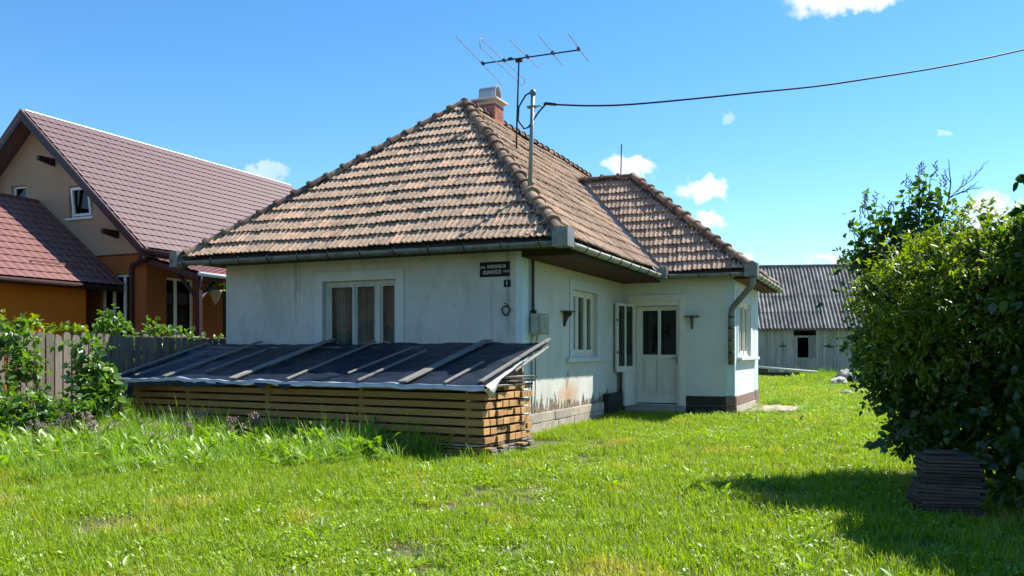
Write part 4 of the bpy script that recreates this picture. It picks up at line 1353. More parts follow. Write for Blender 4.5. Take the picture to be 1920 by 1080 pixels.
# ================================================================== NEIGHBOUR'S HOUSE
nb = thing('neighbour_house', 'large neighbouring house with beige gable and maroon metal tile roof', 'house', (-15.2, 8, 0))
NX, NZ = -15.2, 7.51
NE, NEZ = -11.0, 3.76
NY0, NY1 = 2.74, 13.6
def metal_roof(name, P0, U, V, nU, period, nV, step, m, parent, lim=None):
    """pressed metal tile sheet: waves across, steps up the slope"""
    N = U.cross(V).normalized()
    sm = 8
    vs, fs = [], []
    for j in range(nV):
        for e in (0, 1):
            for i in range(nU * sm + 1):
                w = .5 + .5 * math.cos(2 * pi * (i / sm))
                h = .030 * (w ** .8) + (.022 if e == 0 else 0.0)
                sh = -.035 * (w) if True else 0
                vs.append(P0 + U * (i * period / sm) + V * ((j + e) * step + sh) + N * h)
    w = nU * sm + 1
    for r in range(nV * 2 - 1):
        for i in range(w - 1):
            a = r * w + i
            fs.append((a, a + 1, a + w + 1, a + w))
    return MB().add(vs, fs).build(name, m, parent)
SL = math.hypot(NX - NE, NZ - NEZ)
V = Vector((NX - NE, 0, NZ - NEZ)).normalized()
Vl = Vector((NE - NX, 0, NZ - NEZ)).normalized()
nr = metal_roof('roof', Vector((NE + .02, NY0 + .03, NEZ + .02)), Vector((0, 1, 0)), V, 47, .23, 20, (SL - .03) / 20, 'metal_tile', nb)
MB().add([(NX, NY0, NZ + .005), (NX, NY1, NZ + .005), (2 * NX - NE, NY1, NEZ), (2 * NX - NE, NY0, NEZ), (NX, NY0, NZ - .12), (NX, NY1, NZ - .12), (2 * NX - NE, NY1, NEZ - .12), (2 * NX - NE, NY0, NEZ - .12)],
         [(0, 1, 2, 3), (7, 6, 5, 4), (0, 3, 7, 4), (1, 5, 6, 2), (2, 6, 7, 3)]).build('roof', 'metal_tile', nb)
MB().add([(NX, NY0 + .05, NZ - .06), (NX, NY1, NZ - .06), (NE, NY1, NEZ - .06), (NE, NY0 + .05, NEZ - .06), (NX, NY0 + .05, NZ - .14), (NX, NY1, NZ - .14), (NE, NY1, NEZ - .14), (NE, NY0 + .05, NEZ - .14)],
         [(3, 2, 1, 0), (4, 5, 6, 7), (4, 7, 3, 0), (1, 2, 6, 5), (3, 7, 6, 2)]).build('soffit', 'dark_trim', nr)
# verge boards and ridge flashing
for sgn, E_ in ((1, NE), (-1, 2 * NX - NE)):
    a = Vector((NX, NY0, NZ)); b = Vector((E_ + .05 * sgn, NY0, NEZ - .045))
    dn = Vector((0, 0, -.26)); th_ = Vector((0, .035, 0)); up_ = Vector((0, 0, .045))
    vs = [a + up_, b + up_, b + dn * .8, a + dn, a + up_ + th_, b + up_ + th_, b + dn * .8 + th_, a + dn + th_]
    MB().add(vs, [(0, 1, 2, 3), (7, 6, 5, 4), (0, 4, 5, 1), (3, 2, 6, 7), (1, 5, 6, 2)]).build('verge_board', 'dark_trim', nb)
    a2, b2 = a + Vector((0, .0, .05)), b + Vector((0, 0, .05))
    sd_ = V * 0
    MB().add([a2 + Vector((0, -.012, 0)), b2 + Vector((0, -.012, 0)), b2 + Vector((0, .15, 0)), a2 + Vector((0, .15, 0)), a2 + Vector((0, -.012, -.05)), b2 + Vector((0, -.012, -.05))],
             [(0, 1, 2, 3), (0, 4, 5, 1)]).build('verge_flashing', 'metal_tile', nr)
MB().add([(NX - .10, NY0 + .12, NZ - .03), (NX, NY0 + .12, NZ + .065), (NX + .06, NY0 + .12, NZ + .02), (NX - .10, NY1, NZ - .03), (NX, NY1, NZ + .065), (NX + .06, NY1, NZ + .02)],
         [(0, 1, 4, 3), (1, 2, 5, 4), (0, 2, 1)]).build('ridge_flashing', 'pvc_white', nr)
sn = MB(); sn.box(NE - 1.02, NE - .98, 3.9, 5.8, 4.55, 4.66)
sn.build('snow_guard', 'metal_tile', nr)
MB().box(NE - 1.02, NE - .98, 7.4, 9.3, 4.55, 4.66).build('snow_guard', 'metal_tile', nr)
# walls (gable faces the camera)
NG = 3.25
T_ng = frame((0, NG, 0), (1, 0, 0), (0, -1, 0))
XW = -11.384; XL = 2 * NX - XW
def zr(x): return NZ - .16 - abs(x - NX) * (NZ - NEZ) / (NE - NX)
mb = MB(T_ng)
wl_, wr_, wb, wt = -14.07, -13.22, 4.72, 5.55
mb.prism([(XL, 3.72), (-16.27, 3.72), (-16.27, zr(-16.27)), (XL, zr(XL))], -.3, 0, 'xz')
mb.prism([(-16.27, 3.72), (-15.70, 3.72), (-15.70, 4.75), (-16.27, 4.75)], -.3, 0, 'xz')
mb.prism([(-16.27, 5.72), (-15.70, 5.72), (-15.70, zr(-15.70)), (-16.27, zr(-16.27))], -.3, 0, 'xz')
mb.prism([(-15.70, 3.72), (wl_, 3.72), (wl_, zr(wl_)), (NX, zr(NX)), (-15.70, zr(-15.70))], -.3, 0, 'xz')
mb.prism([(wl_, 3.72), (wr_, 3.72), (wr_, wb), (wl_, wb)], -.3, 0, 'xz')
mb.prism([(wl_, wt), (wr_, wt), (wr_, max(wt, zr(wr_))), (wl_, max(wt, zr(wl_)))], -.3, 0, 'xz')
mb.prism([(wr_, 3.72), (XW, 3.72), (XW, zr(XW)), (wr_, zr(wr_))], -.3, 0, 'xz')
g = mb.build('wall', 'beige_render', nb); g['label'] = 'beige upper gable wall'
mb = MB(T_ng)
wall_with_openings(mb, XL, XW, -.3, 3.69, -.3, .006, [(-12.95, -11.93, 1.5, 3.22)])
g = mb.build('wall', 'brown_render', nb); g['label'] = 'brown lower storey wall'
MB(T_ng).box(XL, XW, -.3, .03, 3.692, 3.718).build('band', 'dark_trim', nb)
T_ns = frame((XW, NG, 0), (0, 1, 0), (1, 0, 0))
mb = MB(T_ns)
wall_with_openings(mb, .302, 10.2, -.3, 3.55, -.3, .004, [(.63, 1.6, 1.7, 3.17), (2.62, 3.5, .6, 3.05)])
g = mb.build('wall', 'brown_render', nb); g['label'] = 'brown side wall under the lean-to'
MB().box(XL, XL + .3, NG + .31, 13.4, -.3, 3.55).box(XL + .3, XW - .3, 13.1, 13.4, -.3, 3.55).build('wall', 'brown_render', nb)
def pvc(T, root, u0, u1, z0, z1, mull=(), d=-.16, m='dark_glass'):
    w = wframe(T, root, u0, u1, z0, z1, d, d + .07, .055, 'pvc_white', mull)
    MB(T).box(u0 + .05, u1 - .05, d + .03, d + .035, z0 + .05, z1 - .05).build('pane', m, w)
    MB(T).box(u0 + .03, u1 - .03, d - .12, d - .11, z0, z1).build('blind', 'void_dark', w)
    return w
w_ = pvc(T_ng, nb, wl_, wr_, wb, wt)
# tilted sash of the attic window
s = MB(T_ng @ Matrix.Translation((wl_ + .1, -.085, wb + .06)) @ Matrix.Rotation(R(-7), 4, 'X'))
s.box(0, .06, 0, .05, 0, .72).box(.59, .65, 0, .05, 0, .72).box(.06, .59, 0, .05, 0, .06).box(.06, .59, 0, .05, .66, .72)
s.build('tilted_sash', 'pvc_white', w_)
MB(T_ng).box(wl_ - .06, wr_ + .05, -.02, .07, wb - .05, wb - .005).build('sill', 'pvc_white', w_)
pvc(T_ng, nb, -16.27, -15.70, 4.75, 5.72)
pvc(T_ng, nb, -12.95, -11.93, 1.5, 3.22, [(-12.62, -12.55), (-12.25, -12.18)])
pvc(T_ns, nb, .63, 1.6, 1.7, 3.17, [(.98, 1.06)])
pvc(T_ns, nb, 2.62, 3.5, .6, 3.05, [(2.9, 2.95)], m='dark_glass')
for x, z_ in ((-14.62, 6.20), (-12.35, 4.2), (-16.9, 5.45)):
    MB().prism([(NY0 + .04, z_ + .0), (NG, z_ - .08), (NG, z_ + .11), (NY0 + .04, z_ + .11)], x - .045, x + .045, 'yz').build('purlin', 'dark_trim', nb)
# lean-to roof over the side entrance
LX, LZ, LY0, LY1 = -9.5, 3.13, 3.0, 7.4
Vn = Vector((XW - LX, 0, 3.64 - LZ)); Ln = Vn.length; Vn.normalize()
lt = metal_roof('lean_to_roof', Vector((LX, LY0, LZ)), Vector((0, 1, 0)), Vn, 19, .23, 6, Ln / 6, 'metal_tile_red', nb)
MB().add([(LX, LY0, LZ - .02), (XW, LY0, 3.62), (XW, LY1, 3.62), (LX, LY1, LZ - .02), (LX, LY0, LZ - .16), (XW, LY0, 3.48), (XW, LY1, 3.48), (LX, LY1, LZ - .16)],
         [(0, 1, 2, 3), (7, 6, 5, 4), (0, 4, 5, 1), (0, 3, 7, 4), (3, 2, 6, 7)]).build('lean_to_ceiling', 'dark_trim', nb)
MB().tube([(LX + .05, LY0 - .02, LZ - .02), (LX + .05, LY1, LZ - .05)], .05, 8).build('gutter', 'pvc_white', nb, smooth=True)
lp = MB(); lp.box(LX - .2, LX - .08, 3.1, 3.22, -.3, LZ - .1)
post = lp.build('porch_post', 'dark_trim', nb)
MB().tube([(LX - .14, 3.16, 2.5), (LX - .14, 3.75, 3.02)], .045, 6).tube([(LX - .14, 3.16, 2.5), (LX - .75, 3.16, 3.12)], .045, 6).build('brace', 'dark_trim', post)
MB().tube([(LX + .05, 3.06, LZ - .02), (LX + .0, 3.05, LZ - .25), (LX - .05, 3.05, LZ - .4), (LX - .05, 3.05, -.2)], .035, 8).build('downpipe', 'dark_trim', nb, smooth=True)
MB().tube([(NE + .05, NY0 - .02, NEZ - .06), (NE + .05, NY1, NEZ - .09)], .065, 8).build('gutter', 'dark_trim', nb, smooth=True)
MB().tube([(NE + .02, NY0 + .1, NEZ - .1), (NE - .1, NY0 + .2, NEZ - .25), (-11.75, 3.16, 3.42), (-11.80, 3.16, 3.3), (-11.80, 3.16, -.2)], .055, 10).build('downpipe', 'dark_trim', nb, smooth=True)
# hanging basket under the lean-to gutter
hb = thing('hanging_basket', 'conical wicker hanging basket with red geraniums under the lean-to', 'flower basket', (-9.7, 3.78, 2.5))
MB().lathe([(.0, 0), (.05, .08), (.15, .32), (.175, .36), (.14, .36)], (-9.7, 3.78, 2.42), 12).build('basket', 'basket', hb, smooth=True)
MB().tube([(-9.85, 3.78, 2.78), (-9.7, 3.78, 3.1), (-9.55, 3.78, 2.78)], .006, 4).build('chain', 'dark_metal', hb)

# ---- annex (garage wing) in front of the gable
ax = thing('garage_wing', 'orange rendered garage wing with a brick-red metal tile roof', 'garage', (-15.2, 0, 0))
AX, AZ, AE, AEZ = -15.19, 5.2, -12.1, 2.90
AY0, AY1 = -7.0, 3.2
Va = Vector((AX - AE, 0, AZ - AEZ)); La = Va.length; Va.normalize()
ar = metal_roof('roof', Vector((AE + .02, AY0, AEZ + .02)), Vector((0, 1, 0)), Va, 44, .232, 13, (La - .02) / 13, 'metal_tile_red', ax)
MB().add([(AX, AY0, AZ - .05), (AX, AY1, AZ - .05), (AE, AY1, AEZ - .05), (AE, AY0, AEZ - .05), (AX, AY0, AZ - .16), (AX, AY1, AZ - .16), (AE, AY1, AEZ - .14), (AE, AY0, AEZ - .14)],
         [(3, 2, 1, 0), (4, 5, 6, 7), (4, 7, 3, 0), (1, 2, 6, 5), (3, 7, 6, 2)]).build('soffit', 'dark_trim', ar)
MB().add([(AX, AY0, AZ), (AX, AY1, AZ), (2 * AX - AE, AY1, AEZ), (2 * AX - AE, AY0, AEZ), (AX, AY0, AZ - .12), (AX, AY1, AZ - .12), (2 * AX - AE, AY1, AEZ - .12), (2 * AX - AE, AY0, AEZ - .12)],
         [(0, 1, 2, 3), (7, 6, 5, 4), (0, 3, 7, 4), (1, 5, 6, 2), (2, 6, 7, 3)]).build('roof', 'metal_tile_red', ax)
MB().tube([(AX, AY0, AZ + .0), (AX, AY1, AZ + .0)], .09, 10).build('ridge_cap', 'metal_tile_red', ar, smooth=True)
MB().tube([(AE + .06, AY0, AEZ - .05), (AE + .06, AY1 - .3, AEZ - .06)], .06, 8).build('gutter', 'dark_trim', ax, smooth=True)
for y0_, y1_ in ((-.9, .0), (1.05, 2.35)):
    MB().box(AE - .5, AE - .46, y0_, y1_, 3.27, 3.38).build('snow_guard', 'metal_tile_red', ar)
T_as = frame((-12.5, 0, 0), (0, 1, 0), (1, 0, 0))
mb = MB(T_as)
wall_with_openings(mb, AY0 + .3, 2.45, -.3, 3.05, -.25, 0, [(-1.3, .3, 1.5, 2.24)])
mb.build('wall', 'orange_render', ax)
MB().box(-17.9, -12.75, 2.2, 2.45, -.3, 3.3).box(-17.9, -17.65, AY0 + .3, 2.2, -.3, 3.0).box(-17.65, -12.75, AY0 + .3, AY0 + .55, -.3, 3.05).build('wall', 'orange_render', ax)
pvc(T_as, ax, -1.3, .3, 1.5, 2.24)

# ================================================================== BARN at the back
ba = R(15)
BE = Vector((math.cos(ba), math.sin(ba), 0)); BN = Vector((math.sin(ba), -math.cos(ba), 0))
B0 = Vector((-2.4, 28.25, 0))
TB = frame(B0, BE, BN)
bn_ = thing('barn', 'long grey board barn with a corrugated fibre cement roof', 'barn', B0 + BE * 5)
BLn, BW = 11.5, 6.0
BEZ, BRZ = 2.38, 5.58
def corr_mesh():
    n, per, L = 8 * 6, 1.06 / 6, 1.28
    vs = []
    for y in (0, L):
        for i in range(n + 1):
            vs.append((i * 1.06 / n, y, .03 * math.cos(2 * pi * i / 8) + (.018 if y == 0 else 0)))
    for i in range(n + 1): vs.append((i * 1.06 / n, 0.001, .03 * math.cos(2 * pi * i / 8) + .0))
    fs = [(i, i + 1, n + 2 + i, n + 1 + i) for i in range(n)] + [(2 * n + 2 + i, 2 * n + 3 + i, i + 1, i) for i in range(n)]
    me = bpy.data.meshes.new('corrugated_sheet'); me.from_pydata(vs, [], fs); me.materials.append(MATS['asbestos_sheet'])
    return me
CM = corr_mesh()
br = MB(TB).add([(0, .32, BEZ - .06), (BLn, .32, BEZ - .06), (BLn, -3, BRZ - .06), (0, -3, BRZ - .06), (0, -6.3, BEZ - .06), (BLn, -6.3, BEZ - .06)], [(0, 1, 2, 3), (3, 2, 5, 4)]).build('roof', 'asbestos_sheet', bn_)
vb_ = (Vector((0, -3.32, BRZ - BEZ))).normalized()
slope_len = math.hypot(3.32, BRZ - BEZ)
for r_ in range(4):
    for c_i in range(11):
        o = TB @ (Vector((c_i * 1.04 + (.0), .32, BEZ)) + vb_ * (r_ * (slope_len / 4)))
        y = (TB.to_3x3() @ vb_).normalized()
        zN = BE.cross(y).normalized()
        M = basis(o + zN * random.uniform(0, .012), BE, y, zN) @ Matrix.Rotation(random.uniform(-.006, .006), 4, 'Z')
        put('corrugated_sheet', CM, br, M)
MB(TB).tube([(0, -3, BRZ + .02), (BLn, -3, BRZ + .02)], .07, 8).build('ridge_cap', 'asbestos_sheet', br, smooth=True)
u = 0.0
OP = (3.98, 4.52)         # dark window in the boards
SLT = (3.84, 4.92)
while u < BLn:
    w = random.uniform(.13, .18)
    lo = -.2
    hi = 2.40
    d = random.uniform(0, .012)
    mid = u + w / 2
    if OP[0] < mid < OP[1]:
        MB(TB).box(u, u + w - .008, d, d + .025, lo, 1.05).build('board', 'shed_board', bn_)
        MB(TB).box(u, u + w - .008, d, d + .025, 1.98, 2.07).build('board', 'shed_board', bn_)
    elif SLT[0] < mid < SLT[1]:
        MB(TB).box(u, u + w - .008, d, d + .025, lo, 2.07).build('board', 'shed_board', bn_)
    else:
        MB(TB).box(u, u + w - .008, d, d + .025, lo, hi).build('board', 'shed_board', bn_)
    u += w
MB(TB).box(0, BLn, -6, -5.95, -.3, 2.4).box(0, .05, -5.95, -.1, -.3, 2.4).box(BLn - .05, BLn, -5.95, -.1, -.3, 2.4).build('wall', 'dark_wood', bn_)
MB(TB).add([(0, -.1, 2.4), (0, -5.95, 2.4), (0, -3, BRZ - .1)], [(0, 1, 2)]).add([(BLn, -.1, 2.4), (BLn, -5.95, 2.4), (BLn, -3, BRZ - .1)], [(0, 1, 2)]).build('gable', 'shed_board', bn_)
MB(TB).box(OP[0] - .06, OP[0], -.02, .045, 1.0, 2.0).build('window_post', 'shed_board', bn_)
MB(TB).box(OP[1], OP[1] + .06, -.02, .045, 1.0, 2.0).build('window_post', 'shed_board', bn_)
MB(TB).box(OP[1] + .02, OP[1] + .30, .03, .055, 1.05, 2.05).build('shutter', 'batten_wood', bn_)
for u in (3.2, 5.2): MB(TB).box(u, u + .3, .035, .06, 1.55, 1.60).tube([(u + .15, .05, 1.6), (u + .2, .07, 1.72)], .012, 5).build('latch', 'dark_metal', bn_)

# timber lying in front of the barn
tag(MB().tube([(-.3, 25.9, .68), (2.6, 25.75, .46)], [.055, .045], 10).build('white_pole', 'white_paint', smooth=True), 'long whitewashed pole lying in front of the barn', 'pole')
lg = thing('timber_pile', 'low pile of dark old sleepers under the white pole', 'timber', (1.4, 26.0, .1))
for i, (x0, x1, y0, z0, z1) in enumerate(((-.6, 2.2, 25.72, .0, .24), (-.4, 2.9, 26.0, .0, .22), (-.5, 1.9, 25.85, .25, .44), (.2, 3.4, 26.3, .0, .2), (-.5, .6, 25.86, .45, .6))):
    MB().box(x0, x1, y0, y0 + .24, z0, z1).build('sleeper', 'dark_wood', lg, bevel=.01)

def rock(name, c, r, label, grp, sq=(1, 1, .7), seed=0, m='stone'):
    bm = bmesh.new()
    bmesh.ops.create_icosphere(bm, subdivisions=3, radius=1)
    for v in bm.verts:
        k = 1 + .35 * mnoise.noise(v.co * 1.3 + Vector((seed * 7.1, 0, 0))) + .12 * mnoise.noise(v.co * 4 + Vector((seed, 3, 0)))
        v.co = Vector((v.co.x * sq[0], v.co.y * sq[1], v.co.z * sq[2])) * r * k
    me = bpy.data.meshes.new(name); bm.to_mesh(me); bm.free(); me.materials.append(MATS[m])
    return tag(put(name, me, None, Matrix.Translation(c) @ Matrix.Rotation(seed * 1.3, 4, 'Z')), label, 'stone', grp)
grp = 'stones heaped before the barn'
rock('stone', (3.75, 19.7, .28), .30, 'long pale stone lying in front of the barn by the bush', grp, (1.7, .8, .45), 1)
rock('stone', (4.2, 20.8, .33), .30, 'flat pale stone behind the long one before the barn', grp, (1.4, .9, .5), 2)
rock('stone', (3.85, 20.6, .42), .26, 'round pale rubble stone standing highest in the heap by the bush', grp, (1, .7, 1.0), 3)
rock('stone', (4.25, 13.6, .06), .19, 'single grey stone in the grass left of the bush', grp, (1.1, 1, .8), 4)
rock('stone', (4.6, 15.2, .08), .14, 'small pale stone tucked under the bush edge', grp, (1.2, 1, .7), 5)

# ================================================================== stack of old boards in front of the bush
sk = thing('board_stack', 'stack of old grey boards in the shade below the bush', 'boards', (5.68, -4.1, gz(5.68, -4.1)))
zb = gz(5.68, -4.1)
a_ = R(9)
for i in range(19):
    T = Matrix.Translation((5.68 + random.uniform(-.012, .02) + (.02 if i > 8 else 0), -4.10, zb)) @ Matrix.Rotation(a_ + random.uniform(-.10, .10), 4, 'Z') @ Matrix.Rotation(random.uniform(-.02, .02), 4, 'Y')
    wd_ = random.uniform(.225, .255) - .004 * max(0, i - 9)
    MB(T).box(-wd_ + random.uniform(-.02, .02), wd_ + random.uniform(-.02, .03), -.22, .22, i * .0285, i * .0285 + random.uniform(.020, .025)).build('board', 'dark_wood', sk)
MB(Matrix.Translation((5.68, -4.10, zb)) @ Matrix.Rotation(a_ + .2, 4, 'Z')).box(-.16, .08, -.08, .04, .545, .57).build('board', 'dark_wood', sk)

# across the lane behind the camera: seen only as reflections in the front window
ho = thing('opposite_house', 'pale house with dark brown tiled roof across the lane, mirrored in the window', 'house', (-25, -30, -.5))
MB().box(-38, -13, -36, -28, -1, 2.7).build('wall', 'render_pale', ho)
MB().add([(-38.5, -27.5, 2.6), (-12.5, -27.5, 2.6), (-12.5, -36.5, 2.6), (-38.5, -36.5, 2.6), (-35, -32, 7.6), (-16, -32, 7.6)], [(0, 1, 5, 4), (1, 2, 5), (2, 3, 4, 5), (3, 0, 4), (3, 2, 1, 0)]).build('roof', 'red_roof', ho)
for x in (-34, -29.5, -24, -19): MB().box(x, x + 1.2, -27.98, -27.94, .6, 2.1).build('window', 'dark_glass', ho)

# ================================================================== VEGETATION
def leaf_shape(kind):
    if kind == 'heart':
        v = [(0, 0, 0), (-.34, .10, .04), (-.42, .36, .02), (-.20, .72, -.05), (0, 1.0, -.12), (.20, .72, -.05), (.42, .36, .02), (.34, .10, .04), (0, .42, -.05)]
        f = [(0, 8, 2, 1), (8, 4, 3, 2), (0, 7, 6, 8), (8, 6, 5, 4)]
    elif kind == 'lance':
        v = [(0, 0, 0), (-.17, .35, .03), (-.13, .7, -.02), (0, 1, -.14), (.13, .7, -.02), (.17, .35, .03), (0, .5, -.04)]
        f = [(0, 6, 2, 1), (6, 3, 2), (0, 5, 4, 6), (6, 4, 3)]
    else:   # oval, pleated
        v = [(0, 0, 0), (-.30, .22, .06), (-.36, .52, .03), (-.16, .84, -.04), (0, 1, -.14), (.16, .84, -.04), (.36, .52, .03), (.30, .22, .06), (0, .5, -.06)]
        f = [(0, 8, 2, 1), (8, 4, 3, 2), (0, 7, 6, 8), (8, 6, 5, 4)]
    return np.array(v, float), f

def norm(a): return a / np.maximum(np.linalg.norm(a, axis=-1, keepdims=True), 1e-9)

def leaf_verts(kind, pos, direc, up, size):
    """instances: leaf base, pointing direction, up hint, length"""
    v, f = leaf_shape(kind)
    y = norm(direc)
    x = norm(np.cross(y, up))
    z = np.cross(x, y)
    P = pos[:, None, :] + size[:, None, None] * (v[None, :, 0:1] * x[:, None, :] + v[None, :, 1:2] * y[:, None, :] + v[None, :, 2:3] * z[:, None, :])
    return P, f

def sprays(n, blobs, rs, shell=.55, droop=.15, outward=.8):
    """twigs ending all through the blobs (centre, radii), denser toward the outside -> start, direction"""
    w = np.array([b[1][0] * b[1][1] * b[1][2] for b in blobs]) ** .75
    k = rs.choice(len(blobs), n, p=w / w.sum())
    c = np.array([b[0] for b in blobs])[k]; r = np.array([b[1] for b in blobs])[k]
    d = norm(rs.normal(size=(n, 3)))
    rad = shell + (1 - shell) * rs.random((n, 1)) ** .7
    rad *= 1 + .18 * (rs.random((n, 1)) - .35)
    p = c + d * r * rad
    o = norm(d * outward + rs.normal(size=(n, 3)) * .5 + np.array([0, 0, .35 - droop]))
    return p, o

def crown(name, kind, m, parent, blobs, n_twigs, per, twig, size, rs, shell=.5, droop=.2, zmin=None, keep=None):
    p, o = sprays(n_twigs, blobs, rs, shell, droop)
    if keep is not None:
        ok = keep(p); p, o = p[ok], o[ok]
    n = len(p)
    t = rs.random((n, per))
    L = twig * (.5 + 1.4 * rs.random((n, 1)) ** 4)
    pos = p[:, None, :] + o[:, None, :] * (t * L)[:, :, None] + rs.normal(size=(n, per, 3)) * twig * .07
    pos[:, :, 2] -= droop * twig * t ** 2
    dirs = o[:, None, :] * .7 + rs.normal(size=(n, per, 3)) * .75 + np.array([0, 0, -droop])
    up = np.array([0, 0, 1.0]) + rs.normal(size=(n, per, 3)) * .45
    sz = size * (.5 + .8 * rs.random((n, per)))
    pos, dirs, up, sz = pos.reshape(-1, 3), dirs.reshape(-1, 3), up.reshape(-1, 3), sz.reshape(-1)
    if zmin is not None:
        ok = pos[:, 2] > zmin
        pos, dirs, up, sz = pos[ok], dirs[ok], up[ok], sz[ok]
    V, f = leaf_verts(kind, pos, dirs, up, sz)
    rnd = rs.random(len(pos)) * .999
    me = np_mesh(name, V, f, None, m, rnd)
    ob = put(name, me, parent)
    tag(ob, kind='stuff')
    return p, o

def branches(parent, base, tips, m='bark', r0=.03, name='branch', sway=.12, rs=None):
    for i, t in enumerate(tips):
        b = Vector(base) + Vector(((rs.random() - .5) * .3, (rs.random() - .5) * .3, 0))
        t = Vector(t)
        mid = b.lerp(t, .5) + Vector((rs.normal() * sway, rs.normal() * sway, .15 * (t - b).length))
        pts = smooth_path([b, b.lerp(mid, .55) + Vector((0, 0, .04)), mid, mid.lerp(t, .6), t], 3)
        rr = [r0 * (1 - .85 * k / (len(pts) - 1)) for k in range(len(pts))]
        MB().tube(pts, rr, 6).build(name, m, parent, smooth=True)

def big_leaves(name, kind, m, parent, pts, outs, size, n, rs):
    """single leaves near the viewer, each an object sharing one mesh"""
    v, f = leaf_shape(kind)
    me = bpy.data.meshes.new(name)
    me.from_pydata([tuple(q * size) for q in v], [], f); me.materials.append(MATS[m])
    d = np.linalg.norm(pts - np.array(CAM), axis=1) - .4 * rs.random(len(pts))
    for i in np.argsort(d)[:n]:
        y = Vector(outs[i] + rs.normal(size=3) * .5 + np.array([0, 0, -.3])).normalized()
        x = y.cross(Vector((rs.normal() * .4, rs.normal() * .4, 1))).normalized(); z = x.cross(y)
        k = .8 + .5 * rs.random()
        put(name, me, parent, basis(Vector(pts[i]), x, y, z) @ Matrix.Scale(k, 4))

# ---- the big mixed bush on the right
rs = np.random.default_rng(3)
bu = thing('lilac_bush', 'large dark green lilac bush rising at the right edge of the lawn', 'bush', (5.9, -2.0, gz(5.9, -2)))
LB = [((6.24, -1.64, 1.50), (0.92, 0.92, 0.90)), ((5.24, -2.02, 1.86), (0.32, 0.36, 0.42)), ((6.41, -1.67, 2.10), (0.50, 0.50, 0.42)),
      ((5.56, -2.15, 1.04), (0.55, 0.55, 0.50)), ((5.92, -2.43, 0.50), (0.55, 0.55, 0.50)), ((6.34, -2.90, 0.55), (0.70, 0.65, 0.70)), ((5.32, -2.25, 1.12), (0.32, 0.34, 0.34)), ((5.55, -2.40, 0.52), (0.28, 0.30, 0.32)),
      ((5.16, -2.15, 1.39), (0.24, 0.25, 0.28)), ((6.9, -2.0, 1.5), (.8, .8, 1.0)), ((6.98, -2.85, 1.9), (.55, .6, .85)), ((6.45, -2.65, 2.0), (.5, .5, .5))]
p, o = crown('foliage', 'heart', 'lilac_leaf', bu, LB, 3900, 10, .22, .072, rs, .45, .3, zmin=.12)
big_leaves('leaf', 'heart', 'lilac_leaf', bu, p, o, .085, 200, rs)
crown('foliage', 'heart', 'lilac_leaf', bu, [((5.38, -1.80, 2.28), (0.36, 0.38, 0.42)), ((5.63, -1.69, 2.66), (0.22, 0.26, 0.26)), ((5.14, -1.95, 2.2), (.22, .24, .3)), ((6.75, -1.7, 2.55), (.28, .3, .25))], 300, 7, .36, .080, rs, .3, .3)
crown('foliage', 'heart', 'lilac_leaf', bu, [((5.34, -2.3, 1.5), (.34, .36, .62)), ((5.6, -2.5, .75), (.34, .32, .36))], 90, 10, .24, .075, rs, .7, .3)
branches(bu, (5.85, -2.0, gz(5.9, -2) - .05), [b[0] for b in LB] + [(5.35, -1.7, 2.5), (5.62, -1.62, 2.75), (6.3, -1.6, 2.3), (5.1, -2.2, 1.4)], r0=.04, rs=rs)
# upright flowering tips that stand out against the sky
for x, y, zt, n in ((5.11, -1.92, 2.88, 44), (4.95, -1.98, 2.78, 40), (5.24, -1.86, 2.80, 40), (5.57, -1.71, 3.22, 60), (5.68, -1.66, 3.24, 56), (5.46, -1.77, 3.06, 44), (5.79, -1.62, 3.08, 40), (4.89, -2.01, 2.60, 40), (5.02, -1.95, 2.92, 40), (5.38, -1.8, 2.82, 30)):
    x0, y0, z0 = x + (5.55 - x) * .5, y + .1, zt - .95
    q = smooth_path([Vector((x0, y0, z0)), Vector((x0 * .4 + x * .6, y, zt - .5)), Vector((x, y, zt))], 4)
    MB().tube(q, [.012 * (1 - .7 * k / (len(q) - 1)) for k in range(len(q))], 5).build('branch', 'bark', bu)
    n = int(n * 1.9)
    tt = rs.random(n) ** .8
    base_ = np.array([list(q[min(len(q) - 1, int(t * (len(q) - 1)))]) for t in tt])
    pos = base_ + rs.normal(size=(n, 3)) * np.array([.085, .085, .06])
    V, f = leaf_verts('heart', pos, rs.normal(size=(n, 3)) * .8 + np.array([0, 0, -.25]), np.array([0, 0, 1.]) + rs.normal(size=(n, 3)) * .5, .085 * (.6 + .6 * rs.random(n)))
    tag(put('foliage', np_mesh('foliage', V, f, None, 'lilac_leaf', rs.random(n)), bu), kind='stuff')
    for k in range(3):
        a = Vector((x + rs.normal() * .05, y + rs.normal() * .05, zt + rs.random() * .05))
        s = MB()
        for j in range(7):
            s.tube([a + Vector((0, 0, .02 * j)), a + Vector((rs.normal() * .016, rs.normal() * .016, .02 * j + .02))], .0055, 4)
        s.build('seed_head', 'seed_head', bu)
# hanging low twig with big dark leaves
tw = smooth_path([Vector((5.65, -2.7, .62)), Vector((5.4, -2.85, .50)), Vector((5.25, -2.95, .40)), Vector((5.08, -3.02, .34))], 4)
MB().tube(tw, [.010 - .0006 * i for i in range(len(tw))], 5).build('branch', 'bark', bu)
n = 34
base_ = np.array([list(tw[int(t * (len(tw) - 1))]) for t in rs.random(n) * .95 + .04])
V, f = leaf_verts('heart', base_ + rs.normal(size=(n, 3)) * .015, rs.normal(size=(n, 3)) * .5 + np.array([-.2, 0, -.9]), np.array([0, -1, .3]) + rs.normal(size=(n, 3)) * .4, .085 * (.7 + .6 * rs.random(n)))
tag(put('foliage', np_mesh('foliage', V, f, None, 'lilac_leaf', rs.random(n)), bu), kind='stuff')

